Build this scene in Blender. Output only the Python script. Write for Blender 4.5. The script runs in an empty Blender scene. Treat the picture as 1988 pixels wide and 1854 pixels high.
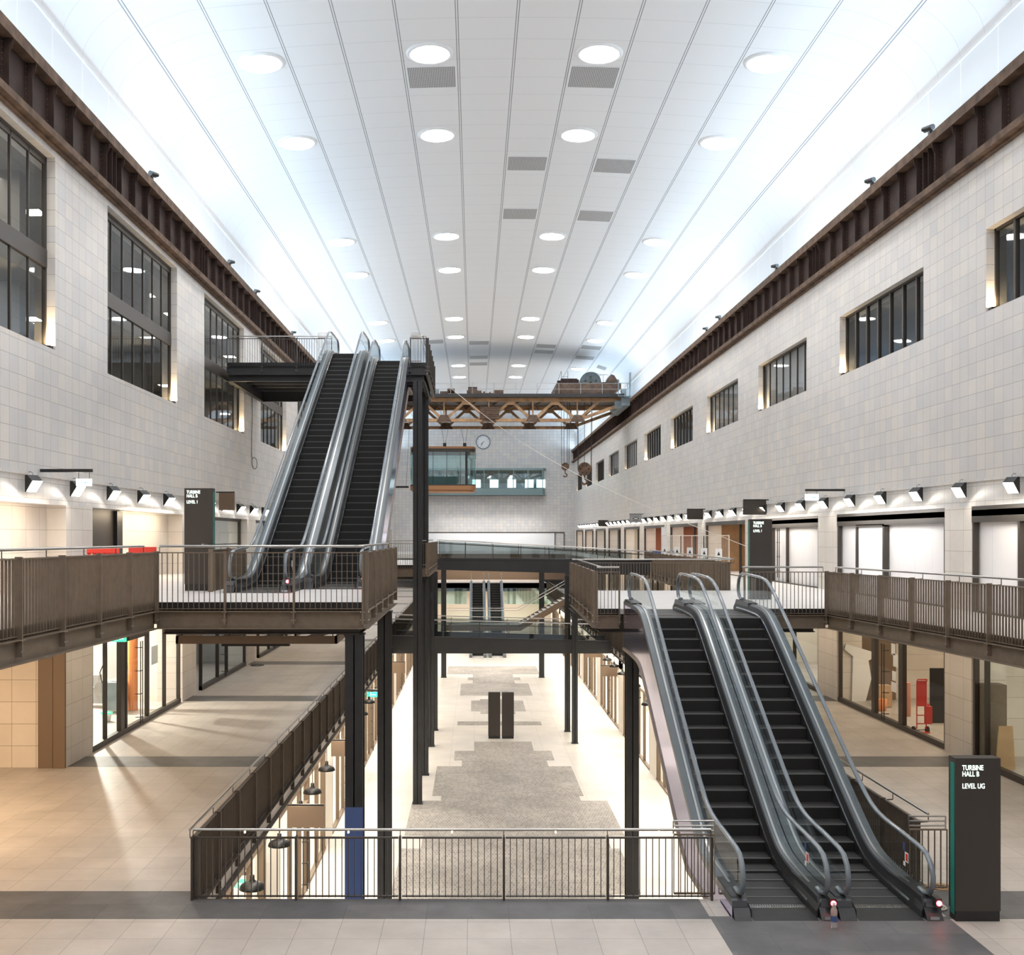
import bpy, math, random
from mathutils import Vector, Matrix
random.seed(7)
S = bpy.context.scene
C = S.collection
PI = math.pi
# ------------------------------------------------------------------ camera, exposure, world
EYE = 5.9                     # camera height above the upper ground floor (z = 0)
cam_d = bpy.data.cameras.new('camera'); cam = bpy.data.objects.new('camera', cam_d); C.objects.link(cam)
cam_d.sensor_width = 36.0; cam_d.sensor_fit = 'HORIZONTAL'
cam_d.lens = 36.0 * 2080 / 1988
cam_d.shift_x = (994 - 920.5) / 1988
cam_d.shift_y = (1041 - 927) / 1988
cam_d.clip_start = 0.1; cam_d.clip_end = 400
cam.location = (0, 0, EYE); cam.rotation_euler = (PI/2, 0, 0)
S.camera = cam
S.view_settings.view_transform = 'Standard'; S.view_settings.look = 'None'
S.view_settings.gamma = 1.0; S.view_settings.use_curve_mapping = False
S.view_settings.exposure = 0.33
w = bpy.data.worlds.new('world'); S.world = w; w.use_nodes = True
w.node_tree.nodes['Background'].inputs[0].default_value = (.9, .95, 1, 1)
w.node_tree.nodes['Background'].inputs[1].default_value = 0.3

XL, XR, YB, YE = -10.4, 13.0, -14.0, 140.0      # side wall planes, back and end of the hall
XC = 1.3                                         # hall centre line
ZLG, Z1L, Z1R, Z2 = -5.25, 4.57, 3.93, 13.15     # floor levels
VX0, VX1, VY0, VY1 = -4.57, 7.64, 17.42, 112.0   # void in the upper ground floor
P = 10.9                                         # structural bay

def area(name, loc, size, power, col, rot=(0,0,0), spread=None):
    d = bpy.data.lights.new(name, 'AREA'); d.shape = 'RECTANGLE'; d.size = size[0]; d.size_y = size[1]
    d.energy = power; d.color = col
    if spread: d.spread = spread
    o = bpy.data.objects.new(name, d); C.objects.link(o); o.location = loc; o.rotation_euler = rot
    return o
COOL = (.60, .81, 1.0); WARM = (1.0, .80, .58); WW = (1.0, .90, .77)
# cove lighting: strips lying on both crane beams, shining up into the coves
for k in range(5):
    yc = YB + 15.4 + k * 30.8
    area('cove_light_left', (XL - .16, yc, 17.22), (.22, 30.4), 570, COOL, (PI, math.radians(38), 0), math.radians(128))
    area('cove_light_right', (XR + .16, yc, 17.22), (.22, 30.4), 570, COOL, (PI, math.radians(-38), 0), math.radians(128))
# linear lamps under the gallery edges (over the lower shopfronts)
for k in range(3):
    yc = 33 + k * 30
    area('soffit_light_left', (-4.95, yc, -.62), (.25, 28), 620, WW)
    area('soffit_light_right', (8.0, yc, -.62), (.25, 28), 620, WW)
# lower shops
for k in range(3):
    yc = 33 + k * 30
    area('shop_light_left', (-7.2, yc, -1.1), (1.2, 28), 900, WW)
    area('shop_light_right', (10.3, yc, -1.1), (1.2, 28), 900, WW)
# lamps under the level one walkways
for k in range(5):
    yc = 12 + k * 22
    area('walkway_light_left', (-9.0, yc, 3.9), (.2, 20), 120, WARM)
    area('walkway_light_right', (11.8, yc, 3.3), (.2, 20), 120, WARM)
# ------------------------------------------------------------------ mesh building
class MB:
    def __init__(s): s.v = []; s.f = []; s.m = []; s.sm = []; s.ci = 0; s.smooth = False
    def add(s, vs, fs):
        b = len(s.v); s.v += [tuple(v) for v in vs]
        for f in fs: s.f.append([b + i for i in f]); s.m.append(s.ci); s.sm.append(s.smooth)
        return s
    def box(s, x0, x1, y0, y1, z0, z1):
        if x0 > x1: x0, x1 = x1, x0
        if y0 > y1: y0, y1 = y1, y0
        if z0 > z1: z0, z1 = z1, z0
        return s.add([(x0,y0,z0),(x1,y0,z0),(x1,y1,z0),(x0,y1,z0),(x0,y0,z1),(x1,y0,z1),(x1,y1,z1),(x0,y1,z1)],
              [(0,3,2,1),(4,5,6,7),(0,1,5,4),(1,2,6,5),(2,3,7,6),(3,0,4,7)])
    def bar(s, a, b, w, h, up=(0,0,1)):
        a, b = Vector(a), Vector(b); d = (b - a).normalized(); up = Vector(up)
        r = d.cross(up)
        if r.length < 1e-4: r = d.cross(Vector((1,0,0)))
        r.normalize(); u = r.cross(d).normalized(); r = r * (w/2); u = u * (h/2)
        vs = [a-r-u, a+r-u, a+r+u, a-r+u, b-r-u, b+r-u, b+r+u, b-r+u]
        return s.add(vs, [(0,1,2,3),(7,6,5,4),(0,4,5,1),(1,5,6,2),(2,6,7,3),(3,7,4,0)])
    def cyl(s, a, b, r0, r1=None, n=12, caps=True):
        r1 = r0 if r1 is None else r1
        a, b = Vector(a), Vector(b); d = (b - a).normalized()
        t = Vector((0,0,1)) if abs(d.z) < .9 else Vector((1,0,0))
        u = d.cross(t).normalized(); v = d.cross(u).normalized()
        vs = []
        for c, r in ((a, r0), (b, r1)):
            for i in range(n):
                q = 2*PI*i/n; vs.append(c + u*(r*math.cos(q)) + v*(r*math.sin(q)))
        sm = s.smooth; s.smooth = True
        s.add(vs, [(i, (i+1) % n, n+(i+1) % n, n+i) for i in range(n)])
        s.smooth = sm
        if caps: s.add(vs, [tuple(range(n-1, -1, -1)), tuple(range(n, 2*n))])
        return s
    def tube(s, pts, r, n=8, sx=1.0, caps=True):
        pts = [Vector(p) for p in pts]; vs = []
        for i, p in enumerate(pts):
            d = (pts[min(i+1, len(pts)-1)] - pts[max(i-1, 0)]).normalized()
            t = Vector((1,0,0)) if abs(d.x) < .9 else Vector((0,0,1))
            v = d.cross(t).normalized(); u = v.cross(d).normalized()
            for k in range(n):
                q = 2*PI*k/n; vs.append(p + u*(r*sx*math.cos(q)) + v*(r*math.sin(q)))
        sm = s.smooth; s.smooth = True
        fs = []
        for i in range(len(pts)-1):
            for k in range(n):
                fs.append((i*n+k, i*n+(k+1) % n, (i+1)*n+(k+1) % n, (i+1)*n+k))
        s.add(vs, fs); s.smooth = sm
        if caps:
            m = (len(pts)-1)*n
            s.add(vs, [tuple(range(n-1,-1,-1)), tuple(range(m, m+n))])
        return s
    def prism(s, poly, axis, a, b):
        """polygon (2D) extruded along axis 'x','y','z' from a to b"""
        def P3(p, t):
            return (t, p[0], p[1]) if axis == 'x' else (p[0], t, p[1]) if axis == 'y' else (p[0], p[1], t)
        n = len(poly)
        vs = [P3(p, a) for p in poly] + [P3(p, b) for p in poly]
        return s.add(vs, [tuple(range(n-1,-1,-1)), tuple(range(n, 2*n))] + [(i, (i+1) % n, n+(i+1) % n, n+i) for i in range(n)])
    def sweep(s, path, sec, closed=True, caps=True):
        """cross-section of (x, dz) swept along a path of (y, z); vertical offsets"""
        n = len(sec); vs = []
        for (y, z) in path:
            for (x, dz) in sec: vs.append((x, y, z+dz))
        fs = []
        for i in range(len(path)-1):
            for k in range(n if closed else n-1):
                fs.append((i*n+k, (i+1)*n+k, (i+1)*n+(k+1) % n, i*n+(k+1) % n))
        s.add(vs, fs)
        if caps and closed:
            m = (len(path)-1)*n
            s.add(vs, [tuple(range(n)), tuple(range(m+n-1, m-1, -1))])
        return s
    def lathe(s, prof, c=(0,0,0), n=24, axis='z'):
        vs = []
        for (r, h) in prof:
            for k in range(n):
                q = 2*PI*k/n
                if axis == 'z': vs.append((c[0]+r*math.cos(q), c[1]+r*math.sin(q), c[2]+h))
                elif axis == 'y': vs.append((c[0]+r*math.cos(q), c[1]+h, c[2]+r*math.sin(q)))
                else: vs.append((c[0]+h, c[1]+r*math.cos(q), c[2]+r*math.sin(q)))
        sm = s.smooth; s.smooth = True
        s.add(vs, [(i*n+k, i*n+(k+1) % n, (i+1)*n+(k+1) % n, (i+1)*n+k) for i in range(len(prof)-1) for k in range(n)])
        s.smooth = sm
        return s
    def tr(s, M, i0=0):
        for i in range(i0, len(s.v)): s.v[i] = tuple(M @ Vector(s.v[i]))
        return s
    def make(s, name, mat, parent=None, loc=None):
        me = bpy.data.meshes.new(name); me.from_pydata(s.v, [], s.f)
        for m in (mat if isinstance(mat, (list, tuple)) else [mat]): me.materials.append(m)
        me.polygons.foreach_set('material_index', s.m)
        me.polygons.foreach_set('use_smooth', s.sm)
        me.update()
        o = bpy.data.objects.new(name, me); C.objects.link(o)
        if parent: o.parent = parent
        if loc: o.location = loc
        return o
def fixn(o):
    import bmesh
    b = bmesh.new(); b.from_mesh(o.data); bmesh.ops.recalc_face_normals(b, faces=b.faces); b.to_mesh(o.data); b.free()
    return o
def tag(o, label=None, cat=None, group=None, kind=None):
    if label: o['label'] = label
    if cat: o['category'] = cat
    if group: o['group'] = group
    if kind: o['kind'] = kind
    return o
def struct(o): o['kind'] = 'structure'; return o
def empty(name, loc=(0,0,0), label=None, cat=None, group=None, kind=None, rz=0):
    o = bpy.data.objects.new(name, None); C.objects.link(o); o.location = loc; o.rotation_euler = (0,0,rz)
    o.empty_display_size = .2
    return tag(o, label, cat, group, kind)
def copy_tree(o, parent=None, loc=None, label=None):
    c = o.copy(); C.objects.link(c); c.parent = parent
    if loc is not None: c.location = loc
    if label: c['label'] = label
    for ch in [x for x in C.objects if x.parent == o]: copy_tree(ch, c)
    return c
ORD = ['first','second','third','fourth','fifth','sixth','seventh','eighth','ninth','tenth','eleventh','twelfth',
 'thirteenth','fourteenth','fifteenth','sixteenth','seventeenth','eighteenth','nineteenth','twentieth']
TENS = {20:'twenty', 30:'thirty', 40:'forty', 50:'fifty'}
def nth(i):
    """i from 0"""
    if i < 20: return ORD[i]
    k = i + 1
    if k % 10 == 0: return TENS[k][:-1] + 'ieth'
    return TENS[k - k % 10] + '-' + ORD[k % 10 - 1]
# ------------------------------------------------------------------ materials
def mat(name, col, rough=.5, metal=0.0, emit=None, estr=0.0, spec=None, noise=0.0, nscale=3.0, bump=0.0, alpha=None, trans=None, coat=None):
    m = bpy.data.materials.new(name); m.use_nodes = True; nt = m.node_tree; b = nt.nodes['Principled BSDF']
    b.inputs['Base Color'].default_value = (*col, 1); b.inputs['Roughness'].default_value = rough
    b.inputs['Metallic'].default_value = metal
    if spec is not None: b.inputs['Specular IOR Level'].default_value = spec
    if emit: b.inputs['Emission Color'].default_value = (*emit, 1); b.inputs['Emission Strength'].default_value = estr
    if trans is not None: b.inputs['Transmission Weight'].default_value = trans
    if coat: b.inputs['Coat Weight'].default_value = coat
    if noise or bump:
        tc = nt.nodes.new('ShaderNodeTexCoord'); n = nt.nodes.new('ShaderNodeTexNoise')
        n.inputs['Scale'].default_value = nscale; n.inputs['Detail'].default_value = 6
        nt.links.new(tc.outputs['Object'], n.inputs['Vector'])
        if noise:
            mx = nt.nodes.new('ShaderNodeMixRGB'); mx.blend_type = 'MULTIPLY'; mx.inputs[0].default_value = 1
            r = nt.nodes.new('ShaderNodeMapRange'); r.inputs[1].default_value = .25; r.inputs[2].default_value = .75
            r.inputs[3].default_value = 1 - noise; r.inputs[4].default_value = 1 + noise * .3
            nt.links.new(n.outputs[0], r.inputs[0]); mx.inputs[1].default_value = (*col, 1)
            nt.links.new(r.outputs[0], mx.inputs[2]); nt.links.new(mx.outputs[0], b.inputs['Base Color'])
        if bump:
            bp = nt.nodes.new('ShaderNodeBump'); bp.inputs['Strength'].default_value = bump
            nt.links.new(n.outputs[0], bp.inputs['Height']); nt.links.new(bp.outputs[0], b.inputs['Normal'])
    return m
def glass(name, tint, mix=.12, rough=.02):
    """thin pane: mostly clear, partly mirror by Fresnel"""
    m = bpy.data.materials.new(name); m.use_nodes = True; nt = m.node_tree; nt.nodes.clear()
    out = nt.nodes.new('ShaderNodeOutputMaterial'); t = nt.nodes.new('ShaderNodeBsdfTransparent'); g = nt.nodes.new('ShaderNodeBsdfGlossy')
    mx = nt.nodes.new('ShaderNodeMixShader'); lw0 = nt.nodes.new('ShaderNodeLayerWeight'); lw0.inputs[0].default_value = .5; lw = nt.nodes.new('ShaderNodeMath'); lw.operation = 'POWER'; lw.inputs[1].default_value = 6.0; nt.links.new(lw0.outputs['Facing'], lw.inputs[0])
    ad = nt.nodes.new('ShaderNodeMath'); ad.operation = 'ADD'; ad.inputs[1].default_value = mix; ad.use_clamp = True
    t.inputs[0].default_value = (*tint, 1); g.inputs['Roughness'].default_value = rough; g.inputs[0].default_value = (.9,.95,1,1)
    nt.links.new(lw.outputs[0], ad.inputs[0]); nt.links.new(ad.outputs[0], mx.inputs[0])
    nt.links.new(t.outputs[0], mx.inputs[1]); nt.links.new(g.outputs[0], mx.inputs[2]); nt.links.new(mx.outputs[0], out.inputs[0])
    return m
def tiles(name, axes, bw, bh, c1, c2, cm, mortar=.006, offset=0.0, rough=.55, stain=.12, bias=0.0, nscale=.6, freq=2, origin=(0,0)):
    m = bpy.data.materials.new(name); m.use_nodes = True; nt = m.node_tree; N = nt.nodes.new; L = nt.links.new
    b = nt.nodes['Principled BSDF']; b.inputs['Roughness'].default_value = rough
    tc = N('ShaderNodeTexCoord'); sp = N('ShaderNodeSeparateXYZ'); cb = N('ShaderNodeCombineXYZ'); L(tc.outputs['Object'], sp.inputs[0])
    for i, a in enumerate(axes):
        ma = N('ShaderNodeMath'); ma.operation = 'ADD'; ma.inputs[1].default_value = origin[i] + 400 * (bw if i == 0 else bh)
        L(sp.outputs['XYZ'.index(a)], ma.inputs[0]); L(ma.outputs[0], cb.inputs[i])
    br = N('ShaderNodeTexBrick'); br.offset = offset; br.offset_frequency = freq; br.squash = 1
    br.inputs['Scale'].default_value = 1; br.inputs['Brick Width'].default_value = bw; br.inputs['Row Height'].default_value = bh
    br.inputs['Mortar Size'].default_value = mortar; br.inputs['Mortar Smooth'].default_value = .2; br.inputs['Bias'].default_value = bias
    br.inputs['Color1'].default_value = (*c1, 1); br.inputs['Color2'].default_value = (*c2, 1); br.inputs['Mortar'].default_value = (*cm, 1)
    L(cb.outputs[0], br.inputs['Vector'])
    n = N('ShaderNodeTexNoise'); n.inputs['Scale'].default_value = nscale; n.inputs['Detail'].default_value = 8; n.inputs['Roughness'].default_value = .65
    L(tc.outputs['Object'], n.inputs['Vector'])
    r = N('ShaderNodeMapRange'); r.inputs[1].default_value = .3; r.inputs[2].default_value = .7; r.inputs[3].default_value = 1-stain; r.inputs[4].default_value = 1+stain*.25
    L(n.outputs[0], r.inputs[0])
    mx = N('ShaderNodeMixRGB'); mx.blend_type = 'MULTIPLY'; mx.inputs[0].default_value = 1
    L(br.outputs[0], mx.inputs[1]); L(r.outputs[0], mx.inputs[2]); L(mx.outputs[0], b.inputs['Base Color'])
    return m
STONE_A, STONE_B, STONE_M = (.645,.64,.645), (.745,.71,.67), (.40,.38,.36)
M = {}
M['stone'] = tiles('faience_tiles', 'YZ', .47, .40, STONE_A, STONE_B, STONE_M, .007, .0, .35, .10, .1)
M['stone_end'] = tiles('faience_tiles_end', 'XZ', .47, .40, STONE_A, STONE_B, STONE_M, .009, .0, .35, .10, .1)
M['lime'] = tiles('limestone_panels', 'YZ', .8, .56, (.76,.71,.65), (.72,.66,.60), (.38,.34,.30), .006, 0, .6, .12, origin=(.33,.1))
M['lime_x'] = tiles('limestone_panels_cross', 'XZ', .62, .56, (.74,.68,.60), (.70,.63,.55), (.30,.26,.22), .007, 0, .6, .12)
M['floor_ug'] = tiles('upper_floor_tiles', 'XY', .64, .66, (.55,.50,.455), (.505,.46,.42), (.30,.28,.26), .006, 0, .42, .22, 0, .8, origin=(.1,.13))
M['floor_band'] = tiles('dark_band_tiles', 'XY', 1.28, .64, (.115,.115,.12), (.155,.15,.15), (.09,.09,.09), .006, .5, .5, .35, 0, 1.6, origin=(.1,.13))
M['floor_lg'] = tiles('lower_floor_tiles', 'XY', 1.2, 1.2, (.70,.66,.61), (.67,.63,.575), (.48,.44,.40), .008, 0, .4, .18, 0, .5)
M['mosaic'] = tiles('old_brick_paving', 'XY', .11, .22, (.42,.39,.355), (.27,.25,.23), (.52,.48,.44), .012, .5, .6, .35, 0, .45)
M['floor1'] = mat('level_one_floor', (.68,.66,.64), .5, noise=.08, nscale=1.5)
M['white'] = mat('white_plaster', (.86,.87,.88), .75)
M['hoarding'] = tiles('white_hoarding', 'YZ', 1.22, 6, (.84,.82,.82), (.82,.80,.80), (.55,.53,.53), .006, 0, .6, .04)
M['steel'] = mat('dark_painted_steel', (.024,.025,.028), .42, noise=.25, nscale=4)
M['girder'] = mat('anthracite_girder', (.032,.033,.036), .5, noise=.2, nscale=1.2)
M['bronze'] = mat('bronze_painted_metal', (.185,.142,.104), .42, noise=.2, nscale=6)
M['bronze_m'] = mat('umber_painted_metal', (.075,.058,.045), .42, noise=.2, nscale=6)
M['bronze_d'] = mat('dark_bronze_metal', (.045,.037,.031), .45)
M['bronze_l'] = mat('brown_metal_cladding', (.17,.115,.075), .45)
M['rail'] = mat('brushed_steel_rail', (.50,.48,.46), .28, 1.0)
M['bolt'] = mat('zinc_bolt', (.55,.53,.50), .35, .9)
M['rust'] = mat('rusted_steel_web', (.045,.022,.016), .75, noise=.6, nscale=2.2, bump=.2)
M['rust_l'] = mat('rusted_flange', (.17,.105,.07), .8, noise=.65, nscale=2.8, bump=.3)
M['rust_g'] = mat('grimy_crab_steel', (.15,.10,.072), .8, noise=.6, nscale=3, bump=.3)
M['truss'] = mat('weathered_bronze_truss', (.50,.31,.17), .5, .3, noise=.5, nscale=2, bump=.15)
M['black'] = mat('black_metal', (.012,.012,.013), .4)
M['enamel'] = mat('black_enamel', (.006,.006,.006), .45, spec=.25)
M['rubber'] = mat('handrail_rubber', (.15,.18,.21), .26, coat=.6)
M['deck'] = mat('escalator_deck_metal', (.15,.165,.18), .33, .55, noise=.12, nscale=1.5)
M['skirt'] = mat('escalator_skirt', (.035,.036,.038), .35, .3)
M['tread'] = mat('escalator_tread', (.035,.034,.033), .55, .3, noise=.3, nscale=5)
M['riser'] = mat('escalator_riser', (.006,.006,.006), .6)
M['nose'] = mat('escalator_step_edge', (.17,.17,.17), .4, .5)
M['bright'] = mat('polished_strip', (.75,.76,.78), .2, 1.0)
M['mirror'] = mat('mirror_polished_cladding', (.70,.68,.96), .10, 1.0, bump=.35, nscale=1.0)
def _streak(m):
    nt = m.node_tree; n = [x for x in nt.nodes if x.type == 'TEX_NOISE'][0]; tc = [x for x in nt.nodes if x.type == 'TEX_COORD'][0]
    mp = nt.nodes.new('ShaderNodeMapping'); mp.inputs['Scale'].default_value = (1, 2.6, .35); nt.links.new(tc.outputs['Object'], mp.inputs[0]); nt.links.new(mp.outputs[0], n.inputs['Vector']); n.inputs['Detail'].default_value = 2
_streak(M['mirror'])
M['glass'] = glass('clear_glass', (.92,.96,.95), .0)
M['glass_win'] = glass('window_glass', (.74,.77,.78), .06)
M['glass_teal'] = glass('teal_glass', (.72,.88,.87), .2)
M['glass_d'] = glass('bridge_glass', (.55,.60,.60), .12)
M['blind'] = mat('grey_blind', (.60,.56,.52), .6)
M['lens'] = mat('lit_lens', (1,1,1), .5, emit=(1,.93,.82), estr=24)
M['disc'] = mat('lit_diffuser', (1,1,1), .5, emit=(1,.945,.89), estr=38)
M['warmlens'] = mat('lit_warm_lens', (1,1,1), .5, emit=(1,.80,.50), estr=12)
M['text'] = mat('backlit_letters', (1,1,1), .5, emit=(.75,1,.85), estr=1.6)
M['glow_white'] = mat('white_sign_and_reflection', (1,1,1), .5, emit=(.93,1,.97), estr=1.6)
M['signg'] = mat('lit_green_sign', (.02,.5,.25), .5, emit=(.05,.75,.38), estr=1.2)
M['teal'] = mat('teal_edge', (.01,.22,.18), .4)
M['totem'] = mat('totem_face', (.040,.033,.028), .4)
M['red'] = mat('red_plastic', (.72,.035,.022), .4)
M['redlamp'] = mat('red_signal_lamp', (1,.1,.1), .4, emit=(1,.05,.06), estr=14)
M['orange'] = mat('orange_column_wrap', (.85,.30,.10), .5)
M['wood'] = mat('bare_plywood', (.55,.36,.20), .6, noise=.2, nscale=3)
M['paper'] = mat('white_paper', (.85,.86,.87), .6)
M['concrete'] = mat('grey_concrete', (.36,.35,.33), .8, noise=.35, nscale=1.2)
M['cream'] = mat('cream_wall', (.80,.74,.65), .7)
M['grey'] = mat('grey_metal', (.33,.34,.35), .45, .3)
M['wheelgrey'] = mat('wheel_grey_paint', (.12,.155,.17), .45, noise=.3, nscale=3)
M['bluegrey'] = mat('blue_grey_paint', (.23,.29,.32), .45, noise=.3, nscale=3)
M['tealpaint'] = mat('pale_teal_paint', (.22,.31,.32), .5)
M['copper'] = mat('copper_brown_tray', (.38,.19,.09), .45, .3)
M['rope'] = mat('pale_rope', (.70,.65,.58), .8)
M['cable'] = mat('dark_cable', (.03,.03,.03), .6)
M['dim'] = mat('dim_room_wall', (.30,.29,.28), .8)
M['darkroom'] = mat('unlit_room_wall', (.06,.055,.05), .8)
M['terracotta'] = mat('terracotta_wall', (.50,.23,.15), .7)
M['blue'] = mat('glossy_blue', (.06,.10,.26), .35)
def grid_mat(name, col, seam, ox, px, wx, oy, py, wy, ax=('X','Y'), double=0.0):
    """panels with thin joints: px, py panel size, wx, wy joint width"""
    m = bpy.data.materials.new(name); m.use_nodes = True; nt = m.node_tree; N = nt.nodes.new; L = nt.links.new
    b = nt.nodes['Principled BSDF']; b.inputs['Roughness'].default_value = .7
    tc = N('ShaderNodeTexCoord'); sp = N('ShaderNodeSeparateXYZ'); L(tc.outputs['Object'], sp.inputs[0])
    def M_(op, a, v=None, v2=None):
        n = N('ShaderNodeMath'); n.operation = op
        for i, q in enumerate((a, v, v2)):
            if q is None: continue
            if isinstance(q, (int, float)): n.inputs[i].default_value = q
            else: L(q, n.inputs[i])
        return n.outputs[0]
    def line(axis, o, p, wd, dbl):
        c = M_('SUBTRACT', sp.outputs['XYZ'.index(axis)], o)
        c = M_('PINGPONG', c, p/2)                       # 0 at joint lines
        if dbl: c = M_('ABSOLUTE', M_('SUBTRACT', c, dbl))
        return M_('LESS_THAN', c, wd/2)
    a = line(ax[0], ox, px, wx, double)
    mx = N('ShaderNodeMixRGB'); mx.inputs[1].default_value = (*col, 1); mx.inputs[2].default_value = (*seam, 1)
    if py:
        c = line(ax[1], oy, py, wy, 0); c = M_('MULTIPLY', c, .35); a = M_('MAXIMUM', a, c)
    L(a, mx.inputs[0]); L(mx.outputs[0], b.inputs['Base Color'])
    return m
M['ceiling'] = grid_mat('ceiling_panels', (.84,.84,.85), (.30,.31,.33), XC, 1.82, .028, 0, 1.4, .02, double=.035)
M['upper'] = grid_mat('upper_wall_panels', (.80,.82,.84), (.95,.97,1.0), 0, 2.1, .04, 0, None, 0, ax=('Y','Z'))
def grille_mat():
    m = bpy.data.materials.new('perforated_grille'); m.use_nodes = True; nt = m.node_tree; N = nt.nodes.new; L = nt.links.new
    b = nt.nodes['Principled BSDF']; tc = N('ShaderNodeTexCoord'); v = N('ShaderNodeTexVoronoi'); v.inputs['Scale'].default_value = 17; v.inputs['Randomness'].default_value = 0
    L(tc.outputs['Object'], v.inputs['Vector']); r = N('ShaderNodeMath'); r.operation = 'LESS_THAN'; r.inputs[1].default_value = .42
    L(v.outputs['Distance'], r.inputs[0]); mx = N('ShaderNodeMixRGB'); mx.inputs[1].default_value = (.66,.66,.67,1); mx.inputs[2].default_value = (.14,.14,.145,1)
    L(r.outputs[0], mx.inputs[0]); L(mx.outputs[0], b.inputs['Base Color']); return m
M['grille'] = grille_mat()
# ------------------------------------------------------------------ ceiling vault
HALF = (XR - XL) / 2 + .35
def zc(d):
    """ceiling height at distance d from the centre line"""
    d = abs(d)
    z = 21.5 - .0052 * d * d
    if d > 9.3:
        t = (d - 9.3) / (HALF - 9.3)
        z = (21.5 - .0052 * 9.3 * 9.3) - .19*(d-9.3) - 1.55 * (1 - math.sqrt(max(0, 1 - t*t)))
    return z
ds = [-HALF * math.sin(PI/2 * i/26) for i in range(26, -1, -1)]
prof = [(XC + d, zc(d)) for d in ds] + [(XC - d, zc(d)) for d in reversed(ds[:-1])]
m = MB(); m.smooth = True
for i in range(len(prof)-1):
    (x0, z0), (x1, z1) = prof[i], prof[i+1]
    m.add([(x0, YB, z0), (x1, YB, z1), (x1, YE, z1), (x0, YE, z0)], [(0,1,2,3)])
m.smooth = False
m.add([(prof[0][0]-.3, YB, 23), (prof[-1][0]+.3, YB, 23), (prof[-1][0]+.3, YE, 23), (prof[0][0]-.3, YE, 23)], [(3,2,1,0)])
me_o = m.make('ceiling', M['ceiling']); struct(me_o)
# weld for smooth shading
import bmesh
b = bmesh.new(); b.from_mesh(me_o.data); bmesh.ops.remove_doubles(b, verts=b.verts, dist=.0005); b.to_mesh(me_o.data); b.free()
ZCOVE = zc(HALF)
UX = .35
# upper white walls above the crane beams
m = MB(); m.box(XL-UX-.25, XL-UX, YB, YE, 16.8, ZCOVE+.35); m.box(XL-UX, XL-UX+.05, YB, YE, ZCOVE-.06, ZCOVE+.02)
struct(m.make('trim_1', M['upper']))
m = MB(); m.box(XR+UX, XR+UX+.25, YB, YE, 16.8, ZCOVE+.35); m.box(XR+UX-.05, XR+UX, YB, YE, ZCOVE-.06, ZCOVE+.02)
struct(m.make('trim_2', M['upper']))
# ------------------------------------------------------------------ side walls
LW0, RW0, WL = 30.4, 31.0, 7.1                  # first window start, window length
ZW_L, ZW_R0, ZW_R1 = 10.52, 11.6, 13.7
ZS = 6.68                                       # underside of the stone above level one
T = .32
m = MB()
m.box(XL-T, XL, YB, YE, ZS, ZW_L)
ks = range(-3, 11)
starts = [LW0 + P*k for k in ks if LW0 + P*k < YE-8]
prev = YB
for s_ in starts + [None]:
    e = s_ if s_ is not None else YE
    m.box(XL-T, XL, prev, e, ZW_L, 15.3)
    if s_ is not None: prev = s_ + WL
m.box(XL-T-.4, XL, YB, YE, 15.3, 16.9)
m.box(XL, XL+.05, YB, YE, 7.33, 7.40)
m.box(XL-4, XL-T, YB, YE, ZS-.0, ZS+.25)
struct(m.make('wall_left', M['stone']))
m = MB()
m.box(XR, XR+T, YB, YE, ZS, ZW_R0); m.box(XR, XR+T+.4, YB, YE, ZW_R1, 16.9)
startsR = [RW0 + P*k for k in ks if RW0 + P*k < YE-8]
prev = YB
for s_ in startsR + [None]:
    e = s_ if s_ is not None else YE
    m.box(XR, XR+T, prev, e, ZW_R0, ZW_R1)
    if s_ is not None: prev = s_ + WL
m.box(XR-.05, XR, YB, YE, 7.31, 7.38)
m.box(XR+T, XR+4, YB, YE, ZS-.0, ZS+.25)
struct(m.make('wall_right', M['stone']))
m = MB(); m.box(XL-4, XR+4, YE, YE+.4, ZLG, 23); struct(m.make('wall_end', M['stone_end']))
m = MB(); m.box(XL-8, XR+8, YB-.4, YB, ZLG, 23); struct(m.make('wall_back', M['stone_end']))
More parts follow.
